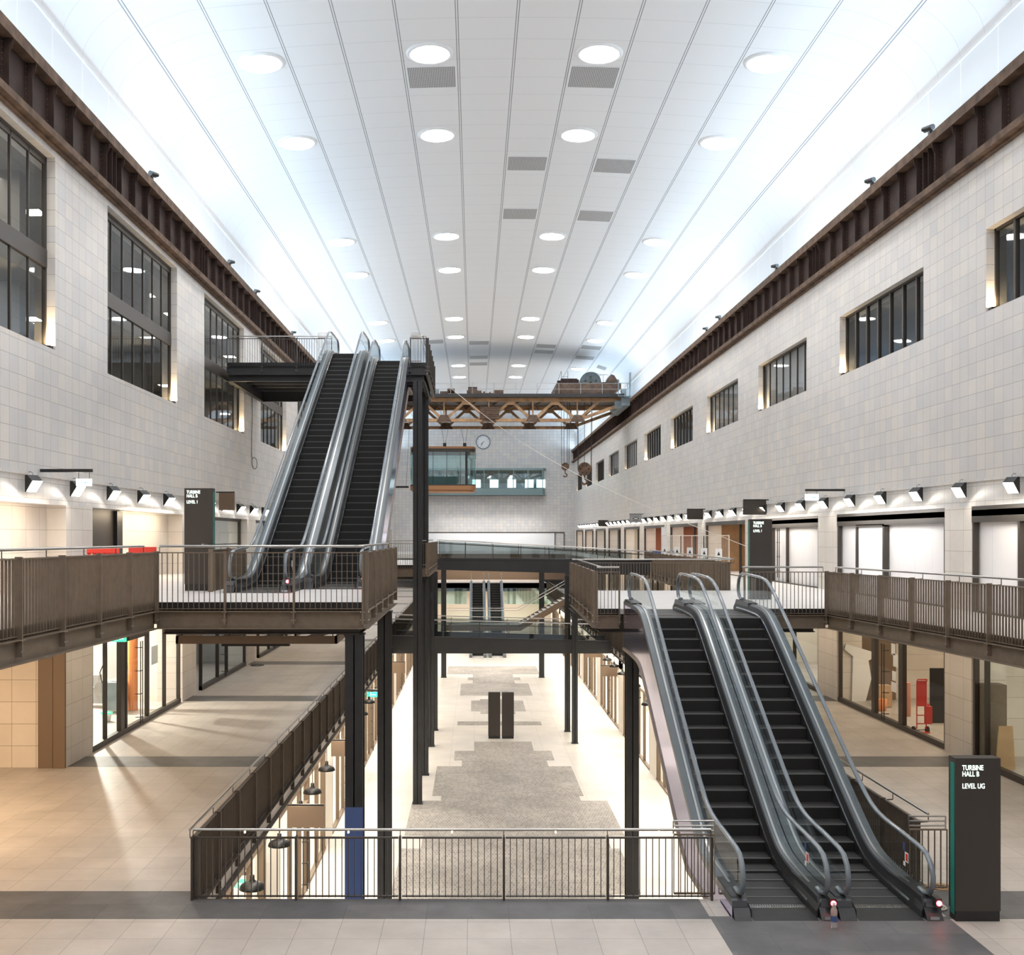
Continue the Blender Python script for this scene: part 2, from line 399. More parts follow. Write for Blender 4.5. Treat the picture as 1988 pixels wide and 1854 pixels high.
# ------------------------------------------------------------------ crane beams (riveted plate girders)
def crane_beam(side, label):
    x = XL if side < 0 else XR
    q = -side                                   # towards the hall
    root = empty('crane_rail_beam', (x, 0, 15.5), label, 'beam', kind=None)
    m = MB(); m.box(0, q*.03, YB, YE, .1, 1.5); m.make('web', M['rust'], root)
    m = MB(); m.box(0, q*.30, YB, YE, 1.34, 1.62); m.box(q*.10, q*.2, YB, YE, 1.62, 1.68); fl = m.make('top_flange', M['rust_l'], root)
    m = MB(); m.box(0, q*.28, YB, YE, .02, .20); m.box(0, q*.12, YB, YE, -.04, .28); m.make('bottom_flange', M['rust_l'], root)
    m = MB(); y = -4.0; k = 0
    while y < YE - 1:
        m.box(q*.03, q*.20, y, y+.02, .24, 1.34)
        m.prism([(q*.03, 1.34), (q*.28, 1.34), (q*.26, 1.15), (q*.10, .85), (q*.03, .8)], 'y', y+.02, y+.04)
        m.box(q*.03, q*.045, y-.06, y+.12, .16, 1.40)
        if k % 8 == 3:
            m.box(q*.03, q*.06, y+.25, y+1.0, .16, 1.40); m.box(q*.06, q*.2, y+.45, y+.47, .06, 1.4); m.box(q*.06, q*.2, y+.8, y+.82, .06, 1.4)
        y += 1.25; k += 1
    m.make('stiffeners', M['rust'], root)['kind'] = 'stuff'
    m = MB(); y = -4.0; k = 0
    while y < 62:
        for dy in (-.04, .09):
            for j in range(9): m.box(q*.045, q*.06, y+dy, y+dy+.025, .2+j*.13, .225+j*.13)
        if k % 8 == 3:
            for dy in (.33, .6, .68, .92):
                for j in range(12): m.box(q*.06, q*.078, y+dy, y+dy+.028, .2+j*.1, .228+j*.1)
        y += 1.25; k += 1
    m.make('rivets', M['rust_g'], root)['kind'] = 'stuff'
crane_beam(-1, 'rusty riveted crane beam running along the top of the left wall')
crane_beam(1, 'rusty riveted crane beam running along the top of the right wall')
# ------------------------------------------------------------------ upper windows
def window(n, side, y0, kind):
    q = 1 if side < 0 else -1
    x = (XL - .26) if side < 0 else (XR + .26)
    z0, z1 = (ZW_L, 15.3) if side < 0 else (ZW_R0, ZW_R1)
    o = empty('window_%d' % n, (x, y0, z0)); struct(o)
    h = z1 - z0; fm = M['bronze_d']
    m = MB(); m.box(-.05, .05, 0, WL, 0, .07); m.box(-.05, .05, 0, WL, h-.07, h); m.box(-.05, .05, 0, .07, 0, h); m.box(-.05, .05, WL-.07, WL, 0, h)
    if side < 0:
        m.box(-.04, .06, 0, WL, 2.04, 2.48); m.box(-.03, .03, 0, WL, h-.2, h)
    wf = m.make('window_frame', fm, o)
    nb = 7
    for i in range(1, nb):
        m = MB(); y = WL*i/nb; wd = .05 if kind != 'thick' else .10; dp = .03 if kind != 'thick' else .055
        m.box(-dp, dp, y-wd/2, y+wd/2, .05, h-.05); m.make('mullion', fm, o)
    m = MB(); m.add([(0,.05,.05),(0,WL-.05,.05),(0,WL-.05,h-.05),(0,.05,h-.05)], [(0,1,2,3)])
    m.make('pane', M['glass_win'], wf)
    if kind == 'blind':
        m = MB(); m.box(-q*.14, -q*.12, .05, WL-.05, .05, h-.05); m.make('blind', M['blind'], o)
    return o
wn = 1
kindsR = {31.0-P: 'thick', 31.0: 'thick', 31.0+P: 'blind', 31.0+2*P: 'blind', 31.0+3*P:'thick', 31.0+4*P:'thick', 31.0+5*P:'blind', 31.0+6*P:'blind', 31.0+7*P:'thick'}
LAMPS = []
for s_ in starts:
    if 10 < s_ < 90:
        window(wn, -1, s_, 'thin'); wn += 1; LAMPS.append((-1, s_))
for s_ in startsR:
    if s_ > 15:
        window(wn, 1, s_, kindsR.get(s_, 'thick')); wn += 1; LAMPS.append((1, s_))
# small uplights in the window reveals
up = None
cl = cr = 0
for side, s_ in LAMPS:
    x = XL - .10 if side < 0 else XR + .10
    z = ZW_L if side < 0 else ZW_R0
    if side < 0: lab = 'small dark uplight glowing warm in the corner of the %s tall left window' % nth(cl); cl += 1
    else: lab = 'small dark uplight glowing warm in the corner of the %s right window from the camera' % nth(cr); cr += 1
    o = empty('window_uplight', (x, s_+WL-.12, z), lab, 'lamp', 'uplights in the window reveals')
    m = MB(); m.box(-.06, .06, -.09, .09, 0, .09); m.make('housing', M['black'], o)
    m = MB(); m.box(-.04, .04, -.07, .07, .09, .095); m.make('lens', M['warmlens'], o)
    if s_ < 80:
        for (yy, rx) in ((s_+WL-.10, PI),):
            area('reveal_light', (x, yy, z+.12), (.08, .12), 42 if side < 0 else 22, (1.0, .74, .42), (math.radians(172), 0, 0))
# rooms behind the windows
m = MB()
m.box(XL-7.3, XL-7, YB, YE, 9, 16.2); m.box(XL-7, XL-T-.02, YB, YE, 10.3, 10.5); m.box(XL-7, XL-T-.4, YB, YE, 15.5, 15.6)
m.box(XL-7, XL-T-.6, YB, YE, 12.6, 12.95)
for s_ in starts: m.box(XL-7, XL-T-1.2, s_+WL+1.5, s_+WL+1.9, 10.5, 15.5)
struct(m.make('wall_left_room', M['dim']))
m = MB()
m.box(XR+6, XR+6.3, YB, YE, 11, 14.2); m.box(XR+T+.02, XR+6, YB, YE, 11.3, 11.5); m.box(XR+T+.42, XR+6, YB, YE, 14.0, 14.1)
struct(m.make('wall_right_room', M['dim']))
# ceiling panel lamps in those rooms
pl = None
spots = []
for s_ in starts:
    if 15 < s_ < 60: spots += [(XL-2.6, s_+1.2, 15.48, 'upper'), (XL-2.6, s_+4.8, 15.48, 'upper'), (XL-3.2, s_+2.4, 12.58, 'lower'), (XL-3.2, s_+6.0, 12.58, 'lower')]
nl = 0
for (x, y, z, lv) in spots:
    wi = [i for i, s_ in enumerate([q for q in starts if 15 < q < 60]) if s_ <= y < s_+P][0]
    o = empty('ceiling_panel_light', (x, y, z), 'flat lit panel lamp on the %s ceiling behind the %s tall left window, %s' % (lv, nth(wi+0), 'nearer one' if nl % 2 == 0 else 'farther one'), 'lamp', 'panel lamps behind the left windows')
    m = MB(); m.box(-.3, .3, -.32, .32, -.03, .02); m.make('frame', M['grey'], o)
    m = MB(); m.box(-.27, .27, -.29, .29, -.04, -.03); m.make('diffuser', M['lens'], o); nl += 1
for k in range(4):
    area('room_light_left', (XL-3, 25+k*18, 15.3), (2, 8), 170, WW); area('room_light_left_low', (XL-3, 25+k*18, 12.5), (2, 8), 40, WW)
    area('room_light_right', (XR+2.5, 25+k*22, 13.9), (1.5, 10), 22, (.9,.95,1))
# ------------------------------------------------------------------ floors
FT = .5
m = MB()
m.box(XL-4.5, VX0, YB, YE, -FT, 0); m.box(VX1, XR+5, YB, YE, -FT, 0)
m.box(VX0, 3.97, YB, VY0, -FT, 0); m.box(3.97, 7.23, YB, 16.62, -FT, 0); m.box(7.23, VX1, YB, VY0, -FT, 0)
m.box(VX0, VX1, VY1, YE, 1-FT, 1.0)
struct(m.make('floor', M['floor_ug']))
m = MB()
for k in range(0, 11):
    y0 = 16.52 + P*k; y1 = y0 + 1.28
    if k == 0: m.box(XL-4.5, 3.65, y0, 17.42, -.01, .004); m.box(XL-4.5, VX0, 17.42, y1, -.01, .004); m.box(7.33, XR+.4, y0, y1, -.01, .004)
    else: m.box(XL-.3, VX0, y0, y1, -.01, .004); m.box(VX1, XR+.4, y0, y1, -.01, .004)
m.box(3.65, 7.33, YB, 16.62, -.01, .004)
struct(m.make('floor_dark_band', M['floor_band']))
m = MB(); m.box(XL-1, XR+1, 10, YE, ZLG-.3, ZLG); struct(m.make('floor_lower', M['floor_lg']))
# old brick paving let into the lower floor
inl = [(-1.95,3.7,84,91.5),(-.6,3.0,80.6,83),(-.1,2.6,83,84),(-.6,2.6,80.6,81.9),(-.85,4.1,75,80.6),(-.2,3.2,68,72.5),(.3,2.9,66.6,73.4),(-1.9,8.2-1.9,63.2,64.6),
 (-.15,3.2,55.2,58.2),(-1.1,3.0,55.2-2.6,55.2),(-1.1,4.3,52.6,55.2)]
def PX(px, y, z=ZLG): 
    D = 2080*(5.9-z)/(y-1041); return (px-920.5)*D/2080, D
m = MB()
recs = [(870,1044,1293.5,1309),(919,997,1309,1327),(907,1009,1315,1320.5),(895,1030,1327,1350.5),(915,1017,1360,1381),(931,999,1357.5,1386),(889.5,1051.6,1400.7,1408),
 (919,1033,1440,1458),(884,1073,1458,1476),(898,1064,1475,1489),(843,1120,1488,1545),(858,1124,1543,1557),(796,1190,1555,1603),(790,1205,1600,1622),(818,1178,1615,1650),(770,1222,1648,1735),(760,1200,1735,1800)]
for (a, b_, y0, y1) in recs:
    ym = (y0+y1)/2; xa = PX(a, ym)[0]; xb = PX(b_, ym)[0]; m.box(round(xa,1), round(xb,1), PX(0,y1)[1], PX(0,y0)[1], ZLG-.01, ZLG+.003+.0009*len(m.v)/8)
struct(m.make('floor_brick_inlay', M['mosaic']))
# level one floors, with their beams below
def slab(name, poly, z, mt, th=.14):
    m = MB(); m.prism(poly, 'z', z-th, z); return struct(m.make(name, mt))
slab('floor_walkway_left', [(XL-4, 6), (-7.0, 6), (-6.67, 15.5), (-6.43, 21.46), (-6.43, 61), (XL-4, 61)], Z1L, M['floor1'])
slab('floor_walkway_right', [(11.1, 6), (XR+4, 6), (XR+4, YE), (10.6, YE), (10.55, 65), (9.35, 38.9), (9.61, 29.02), (10.37, 21.4), (10.82, 16)], Z1R, M['floor1'])
slab('floor_landing_left', [(-6.42, 21.45), (-2.25, 21.45), (-2.25, 29.4), (-6.42, 29.4)], Z1L, M['floor1'])
slab('floor_landing_right', [(3.35, 29.02), (9.6, 29.02), (9.34, 38.9), (3.59, 38.9)], Z1R, M['floor1'])
slab('floor_landing_far', [(-6.42, 49.05), (-2.2, 49.05), (-2.2, 60), (-6.42, 60)], Z1L, M['floor1'])
slab('floor_landing_upper', [(XL, 44.8), (-2.03, 44.8), (-2.03, 52.1), (XL, 51.9)], Z2, M['floor1'])
# ------------------------------------------------------------------ guard rails
def guard(label, pts, depth=.05, step=.102, low=-.14, fascia=.34, post_low=-.42, handrail=True, outer=1, hook=.16, bay=1.55, cat='railing', end_posts=True, matp=None, hr_side=1, gap=.0, group=None, lamps=False):
    """pts: plan polyline [(x,y)], z floor in pts[0][2]; infill bays, posts, handrail, fascia channel"""
    z = pts[0][2]; p0 = Vector((pts[0][0], pts[0][1], z))
    root = empty('guard_rail', p0, label, cat, group)
    bz = matp or M['bronze']
    hp = []
    for a, b_ in zip(pts[:-1], pts[1:]):
        A = Vector((a[0], a[1], 0)) - Vector((p0.x, p0.y, 0)); B = Vector((b_[0], b_[1], 0)) - Vector((p0.x, p0.y, 0))
        L_ = (B-A).length; d = (B-A)/L_; nrm = Vector((-d.y, d.x, 0)) * outer
        nb = max(1, round(L_/bay)); bl = L_/nb
        for i in range(nb):
            s0 = A + d*(bl*i)
            m = MB()
            n = max(2, int((bl-.10)/step)); st = (bl)/(n+1)
            for j in range(1, n+1):
                c = s0 + d*(st*j)
                m.bar(c + Vector((0,0,low)), c + Vector((0,0,.99)), .012, depth, up=tuple(nrm))
            m.bar(s0 + d*.03 + Vector((0,0,1.0)), s0 + d*(bl-.03) + Vector((0,0,1.0)), .055, .022)
            m.bar(s0 + d*.03 + Vector((0,0,low+.02)), s0 + d*(bl-.03) + Vector((0,0,low+.02)), .055, .014)
            m.make('infill_panel', bz, root)
            if fascia:
                m = MB(); m.bar(s0 - nrm*.03 + Vector((0,0,(low+.01)/2)), s0 + d*bl - nrm*.03 + Vector((0,0,(low+.01)/2)), .008, .01-low); m.make('kick_plate', M['black'], root)
        for i in range(nb+1 if end_posts else nb):
            s0 = A + d*(bl*i)
            m = MB(); c = s0 + nrm*.035
            m.bar(c + Vector((0,0,post_low)), c + Vector((0,0,1.03)), .035, .11, up=tuple(nrm))
            po = m.make('post', bz, root)
            if post_low < -.3:
                m = MB()
                for zz in (post_low+.08, post_low+.24):
                    q = c + nrm*.05 + Vector((0,0,zz)); 
                    for e in (-.035, .035): m.cyl(q + d*e, q + d*e + nrm*.022, .011, n=6)
                m.bar(c + nrm*.055 + Vector((0,0,post_low+.02)), c + nrm*.055 + Vector((0,0,post_low+.30)), .09, .004, up=tuple(nrm)) if zz < post_low+.1 else None
                m.make('bolts', M['bolt'], po)
        if fascia:
            m = MB(); c = nrm*-.02
            m.bar(A + c + Vector((0,0,low-.02-fascia/2)), B + c + Vector((0,0,low-.02-fascia/2)), .03, fascia)
            m.bar(A + nrm*.03 + Vector((0,0,low-.03)), B + nrm*.03 + Vector((0,0,low-.03)), .13, .015)
            m.bar(A + nrm*.03 + Vector((0,0,low-.03-fascia)), B + nrm*.03 + Vector((0,0,low-.03-fascia)), .13, .02)
            m.make('fascia_channel', bz if matp else M['bronze'], root)
        if handrail:
            off = -nrm*hook
            hp.append((A+off, B+off, d, nb, bl))
    if handrail:
        pl = []
        for i, (A, B, d, nb, bl) in enumerate(hp):
            if i == 0: pl.append(A)
            if i+1 < len(hp):
                A2, d2 = hp[i+1][0], hp[i+1][2]
                den = d.x*d2.y - d.y*d2.x
                if abs(den) > .05:
                    t = ((A2-A).x*d2.y - (A2-A).y*d2.x)/den; pl.append(A + d*t)
                else: pl.append(B)
            else: pl.append(B)
        m = MB()
        for a, b_ in zip(pl[:-1], pl[1:]):
            m.cyl(a + Vector((0,0,1.13)), b_ + Vector((0,0,1.13)), .024, n=8)
        m.make('handrail', M['rail'], root)
        m = MB()
        for (A, B, d, nb, bl) in hp:
            for i in range(nb+1):
                c = A + d*(bl*i); e = Vector((-d.y, d.x, 0))*outer*hook
                m.bar(c + Vector((0,0,1.0)), c + Vector((0,0,1.115)), .012, .012)
                m.bar(c + Vector((0,0,1.0)), c + e + Vector((0,0,.99)), .012, .02)
        br = m.make('rail_brackets', M['bronze_d'], root)
        if lamps:
            for (A, B, d, nb, bl) in hp:
                for i in range(nb):
                    c = A + d*(bl*(i+.5)); m = MB(); m.bar(c + Vector((0,0,1.075)), c + Vector((0,0,1.10)), .03, .02); m.make('rail_lamp', M['warmlens'], br)
    return root
G = guard
# upper ground floor, round the void
G('long dark railing along the near edge of the void, facing the camera', [(VX0, VY0, 0), (3.85, VY0, 0)], depth=.03, low=.03, fascia=0, post_low=0, outer=-1, hook=.0, lamps=True, matp=M['bronze_d'])
G('long bronze railing on the left edge of the void above the black dome lamps', [(VX0, VY0, 0), (VX0, VY1, 0)], outer=-1, fascia=.36, hook=.05, matp=M['bronze_m'])
G('bronze railing on the right edge of the void behind the right-hand escalators', [(VX1, 18.4, 0), (VX1, VY1, 0)], outer=1, fascia=.36, matp=M['bronze_m'])
def end_rail(name_label, x0, x1, y, z):
    root = empty('guard_rail', (x0, y, z), name_label, 'railing')
    m = MB(); w_ = x1-x0; n = int(w_/.1)
    for j in range(n+1): m.box(j*w_/n-.006, j*w_/n+.006, -.015, .015, .03, .99)
    m.box(0, w_, -.025, .025, .99, 1.01); m.box(0, w_, -.02, .02, .02, .05); m.make('infill_panel', M['bronze'], root)
    m = MB()
    for zz in (1.05, 1.13, 1.21): m.cyl((0, .05, zz), (w_, .05, zz), .015, n=6)
    for xx in (0, w_): m.bar((xx, .05, 1.0), (xx, .05, 1.21), .02, .02)
    m.make('handrail', M['rail'], root)
end_rail('short return railing with three top bars beside the foot of the right-hand escalators', 7.28, 7.9, 17.9, 0)
end_rail('short railing with stacked top bars butting the left flank of the near escalators', 3.28, 3.95, 17.6, 0)
end_rail('short stacked top bars above the head of the tall right-hand escalator', -2.62, -2.22, 44.6, Z2)
end_rail('short stacked top bars above the head of the tall left-hand escalator', -6.5, -6.1, 44.6, Z2)
# level one, left
G('bronze level-one railing on the left walkway edge, nearest the camera', [(-6.95, 8, Z1L), (-6.62, 15.5, Z1L), (-6.38, 21.38, Z1L)], outer=-1, hook=.22, depth=.042)
G('bronze railing across the front of the left landing below the tall escalators', [(-6.34, 21.40, Z1L), (-2.22, 21.40, Z1L)], outer=-1, depth=.03, hook=.2)
G('bronze railing along the right flank of the left landing', [(-2.2, 21.40, Z1L), (-2.2, 29.4, Z1L)], outer=-1)
G('bronze railing beside the dark totem at the foot of the tall escalators', [(-6.33, 25.6, Z1L), (-6.33, 29.3, Z1L)], outer=-1, depth=.04, handrail=True)
G('bronze railing on the front of the farther left landing', [(-5.6, 49.0, Z1L), (-2.2, 49.0, Z1L)], outer=-1, depth=.03)
G('bronze railing on the right flank of the farther left landing', [(-2.15, 49.0, Z1L), (-2.15, 60, Z1L)], outer=-1)
# level one, right
G('bronze level-one railing on the right walkway edge, nearest the camera', [(10.75, 16, Z1R), (10.32, 21.4, Z1R), (9.56, 28.95, Z1R)], outer=1, hook=.22, depth=.043)
G('bronze railing on the landing right of the near escalators', [(7.30, 28.97, Z1R), (9.5, 28.97, Z1R)], outer=-1, depth=.03, hook=.2)
G('short bronze railing on the landing left of the near escalators', [(3.32, 28.97, Z1R), (3.92, 28.97, Z1R)], outer=-1, depth=.03, hook=.0, step=.095)
G('bronze railing along the left flank of the right landing', [(3.3, 29.0, Z1R), (3.55, 38.9, Z1R)], outer=1)
G('bronze railing across the back of the right landing', [(3.55, 38.95, Z1R), (9.3, 38.95, Z1R)], outer=1, depth=.03, fascia=0)
G('bronze railing on the far right walkway running from the landing to the curved bridge', [(9.3, 39.0, Z1R), (10.5, 65, Z1R)], outer=1)
# level two
G('dark railing across the front of the upper landing, reaching the left wall', [(XL+.1, 44.75, Z2), (-5.95, 44.75, Z2)], outer=-1, depth=.03, matp=M['steel'])
G('dark railing to the right of the upper escalator landing', [(-2.66, 44.75, Z2), (-2.0, 44.75, Z2)], outer=-1, depth=.03, matp=M['steel'], step=.095)
G('dark railing along the right flank of the upper landing', [(-1.98, 44.75, Z2), (-1.98, 52.2, Z2)], outer=-1, matp=M['bronze_d'])
G('dark railing across the back of the upper landing', [(XL+.1, 52.1, Z2), (-2.0, 52.2, Z2)], outer=1, depth=.03, matp=M['steel'], fascia=0)
# ------------------------------------------------------------------ steel frames of landings and walkways
def landing_frame(label, x0, x1, y0, y1, z, top=.14, dep=.5, mt='steel', nj=4):
    root = empty('landing_frame', (x0, y0, z), label, 'steel frame')
    W_, L_ = x1-x0, y1-y0; t = M[mt]
    for (a, b_) in (((.06,.1),(W_-.06,.1)), ((.06,L_-.1),(W_-.06,L_-.1)), ((.1,.1),(.1,L_-.1)), ((W_-.1,.1),(W_-.1,L_-.1))):
        m = MB(); up=(0,0,1)
        A = Vector((a[0], a[1], -top-dep/2)); B = Vector((b_[0], b_[1], -top-dep/2))
        m.bar(A, B, .03, dep); m.bar(A+Vector((0,0,dep/2-.01)), B+Vector((0,0,dep/2-.01)), .18, .02); m.bar(A-Vector((0,0,dep/2-.01)), B-Vector((0,0,dep/2-.01)), .18, .02)
        m.make('edge_beam', t, root)
    for k in range(1, nj+1):
        yy = L_*k/(nj+1); m = MB(); m.box(.12, W_-.12, yy-.06, yy+.06, -top-.25, -top); m.make('joist', t, root)
    return root
landing_frame('dark steel frame under the left landing at the foot of the tall escalators', -6.3, -2.26, 21.5, 29.4, Z1L, mt='bronze_d')
landing_frame('dark steel frame under the right landing at the head of the near escalators', 3.4, 9.3, 29.1, 38.8, Z1R, mt='bronze_d')
landing_frame('dark steel frame under the upper landing, carried by tall columns', XL+.05, -2.05, 44.85, 51.8, Z2, dep=.62, nj=5)
landing_frame('dark steel frame under the farther left landing', -5.6, -2.2, 49.1, 59.9, Z1L, mt='bronze_d')
# hung soffit frame under the left landing
root = empty('soffit_frame', (-6.1, 21.9, 3.70), 'brown rectangular soffit tray hung beneath the left landing', 'soffit frame')
m = MB(); m.box(0, 3.3, 0, .05, 0, .16); m.box(0, 3.3, 2.9, 2.95, 0, .16); m.box(0, .05, 0, 2.95, 0, .16); m.box(3.25, 3.3, 0, 2.95, 0, .16)
m.make('tray_edge', M['bronze_l'], root)
for k in range(3):
    m = MB(); m.bar((.8+k*.9, .05, .08), (.3+k*.9+.9, 2.9, .08), .05, .1); m.make('cross_bar', M['bronze_d'], root)
for (a, b_) in ((.1,.1),(3.2,.1),(.1,2.8),(3.2,2.8)):
    m = MB(); m.cyl((a,b_,.1),(a,b_,.42),.012,n=6); m.make('hanger', M['black'], root)
root = tag(MB().box(-5.26, -3.85, 22.3, 22.45, 3.61, 3.67).cyl((-5.1,22.37,3.66),(-5.1,22.37,4.43),.01,n=5).cyl((-4.0,22.37,3.66),(-4.0,22.37,4.43),.01,n=5).make('linear_light_bar', M['black']), 'short black light bar under the brown soffit tray', 'light bar')
# cantilever brackets under both walkways
def brackets(side, pts, z, label):
    root = empty('walkway_brackets', (0, 0, z), label, 'brackets')
    for (x, y) in pts:
        xw = XL if side < 0 else XR
        q = -side
        m = MB(); m.prism([(xw, -.14), (x+q*-.12, -.14), (x+q*-.12, -.42), (x+q*-.9, -.66), (xw, -.78)], 'y', y-.06, y+.06)
        m.bar(((xw+x)/2, y, -.14), ((xw+x)/2, y, -.17), .5, .3)
        m.make('bracket', M['steel'], root)
brackets(-1, [(-6.95 + .044*(y-8), y) for y in [9.4+1.96*k for k in range(7)]] + [(-6.38, y) for y in [23.4+2.73*k for k in range(14)]], Z1L, 'tapered black brackets carrying the left level-one walkway')
brackets(1, [(10.75-.09*(y-16), y) for y in [16.6+1.9*k for k in range(7)]] + [(9.5, y) for y in [29.4+2.7*k for k in range(4)]] + [(9.4+.045*(y-39), y) for y in [41+2.7*k for k in range(9)]], Z1R, 'tapered black brackets carrying the right level-one walkway')
# ------------------------------------------------------------------ columns (H sections)
def column(x, y, z0, z1, label, wd=.34, mt='steel', overlay=False):
    root = empty('steel_column', (x, y, z0), label, 'column'); h = z1-z0; a = wd/2
    m = MB(); m.box(-a, a, -a, -a+.03, 0, h); m.box(-a, a, a-.03, a, 0, h); m.box(-.012, .012, -a, a, 0, h); m.make('shaft', M[mt], root)
    m = MB(); m.box(-a-.04, a+.04, -a-.04, a+.04, 0, .03); m.make('base_plate', M[mt], root)
    m = MB(); m.box(-a-.02, a+.02, -a-.02, a+.02, h-.04, h); m.make('cap_plate', M[mt], root)
    if overlay:
        m = MB(); m.box(-a-.004, a+.004, -a-.006, -a, 0, h*.62); m.make('blue_overlay', M['blue'], root)['label'] = 'glossy blue film on the lower shaft'  # blue sheet over the lower front of the shaft
    return root
column(-2.42, 21.75, ZLG, Z1L-.64, 'thick dark column with a blue lower shaft at the front corner of the left landing', .36, overlay=True)
column(-2.36, 28.3, ZLG, Z1L-.64, 'thick dark column at the back corner of the left landing', .36)
column(-2.36, 44.7, ZLG, Z2-.76, 'tallest dark column, rising from the lowest floor to the front of the upper landing', .37)
column(-2.32, 50.1, ZLG, Z2-.76, 'tall dark column behind the tallest one, under the back of the upper landing', .36)
column(-2.30, 56.9, ZLG, Z1L-.64, 'dark column under the farther left landing, before the lower girder bridge', .36)
column(-2.28, 61.6, ZLG, Z1L-.7, 'dark column beyond the lower girder bridge on the left', .36)
column(4.65, 31.6, ZLG, Z1R-.64, 'dark column under the right landing, seen left of the near escalators', .37)
column(5.42, 57.7, ZLG, Z1R-.3, 'slim dark column right of the void floor, nearer one of the pair', .30)
column(5.33, 61.2, ZLG, Z1R-.3, 'slim dark column right of the void floor, farther one of the pair', .30)
column(-2.4, 84.6, ZLG, 3.6, 'distant dark column standing on the lower floor, left of the brick paving', .4)
column(5.33, 84.6, ZLG, 3.6, 'distant dark column standing on the lower floor, right of the brick paving', .4)
column(-2.2, 39.0, ZLG+9.2, Z2-.9, 'none') if False else None
# ------------------------------------------------------------------ girder bridges
def bridge(label, xa, xb, y, depth, ztl, ztr, zb, hl, hr, bay=1.62, zbr=None):
    zbr = zb if zbr is None else zbr
    root = empty('footbridge', (xa, y, 0), label, 'bridge'); L_ = xb-xa
    for nm, yy in (('near_girder', 0), ('far_girder', depth)):
        m = MB(); m.prism([(0, zb), (L_, zbr), (L_, ztr), (0, ztl)], 'y', yy, yy+.12)
        n = int(L_/bay)
        for k in range(n+1):
            x = k*bay+.02; t = x/L_; m.box(x-.012, x+.012, yy-.015, yy, zb+(zbr-zb)*t+.02, ztl+(ztr-ztl)*t-.02)
        m.bar((0,yy+.06,ztl),(L_,yy+.06,ztr),.2,.03)
        m.make('girder', M['girder'], root)
    m = MB(); m.prism([(0, zb+.12), (L_, zbr+.12), (L_, zbr+.22), (0, zb+.22)], 'y', .12, depth); m.make('deck', M['floor1'], root)
    for yy in (.06, depth+.06):
        pn = int(L_/bay)
        for k in range(pn):
            x0, x1 = k*bay+.03, (k+1)*bay-.01; t0, t1 = x0/L_, x1/L_
            b0, b1 = ztl+(ztr-ztl)*t0+.04, ztl+(ztr-ztl)*t1+.04
            h0, h1 = hl+(hr-hl)*t0-.09, hl+(hr-hl)*t1-.09
            if h0-b0 < .1: continue
            m = MB(); m.add([(x0,yy,b0),(x1,yy,b1),(x1,yy,h1),(x0,yy,h0)], [(0,1,2,3)]); m.make('glass_panel', M['glass_d'], root)
            m = MB(); m.bar((x0-.02,yy,b0-.04),(x0-.02,yy,h0+.02),.035,.035); m.make('post', M['bronze_d'], root)
        m = MB(); m.cyl((0,yy+.06,hl),(L_,yy+.06,hr),.03,n=8); m.make('handrail', M['rail'], root)
        m = MB(); m.bar((0,yy,hl-.2),(L_,yy,hr-.2),.05,.03); m.make('top_rail', M['bronze_d'], root)
bridge('dark girder footbridge with glass sides crossing the void at the upper ground floor', VX0, VX1, 59, 3.2, .42, .10, -.56, 1.34, 1.02)
bridge('dark girder footbridge with sloping glass sides at level one, beyond both landings', -2.15, 10.35, 62.2, 3.6, 4.58, 4.50, 3.95, 5.70, 5.0, zbr=3.62)
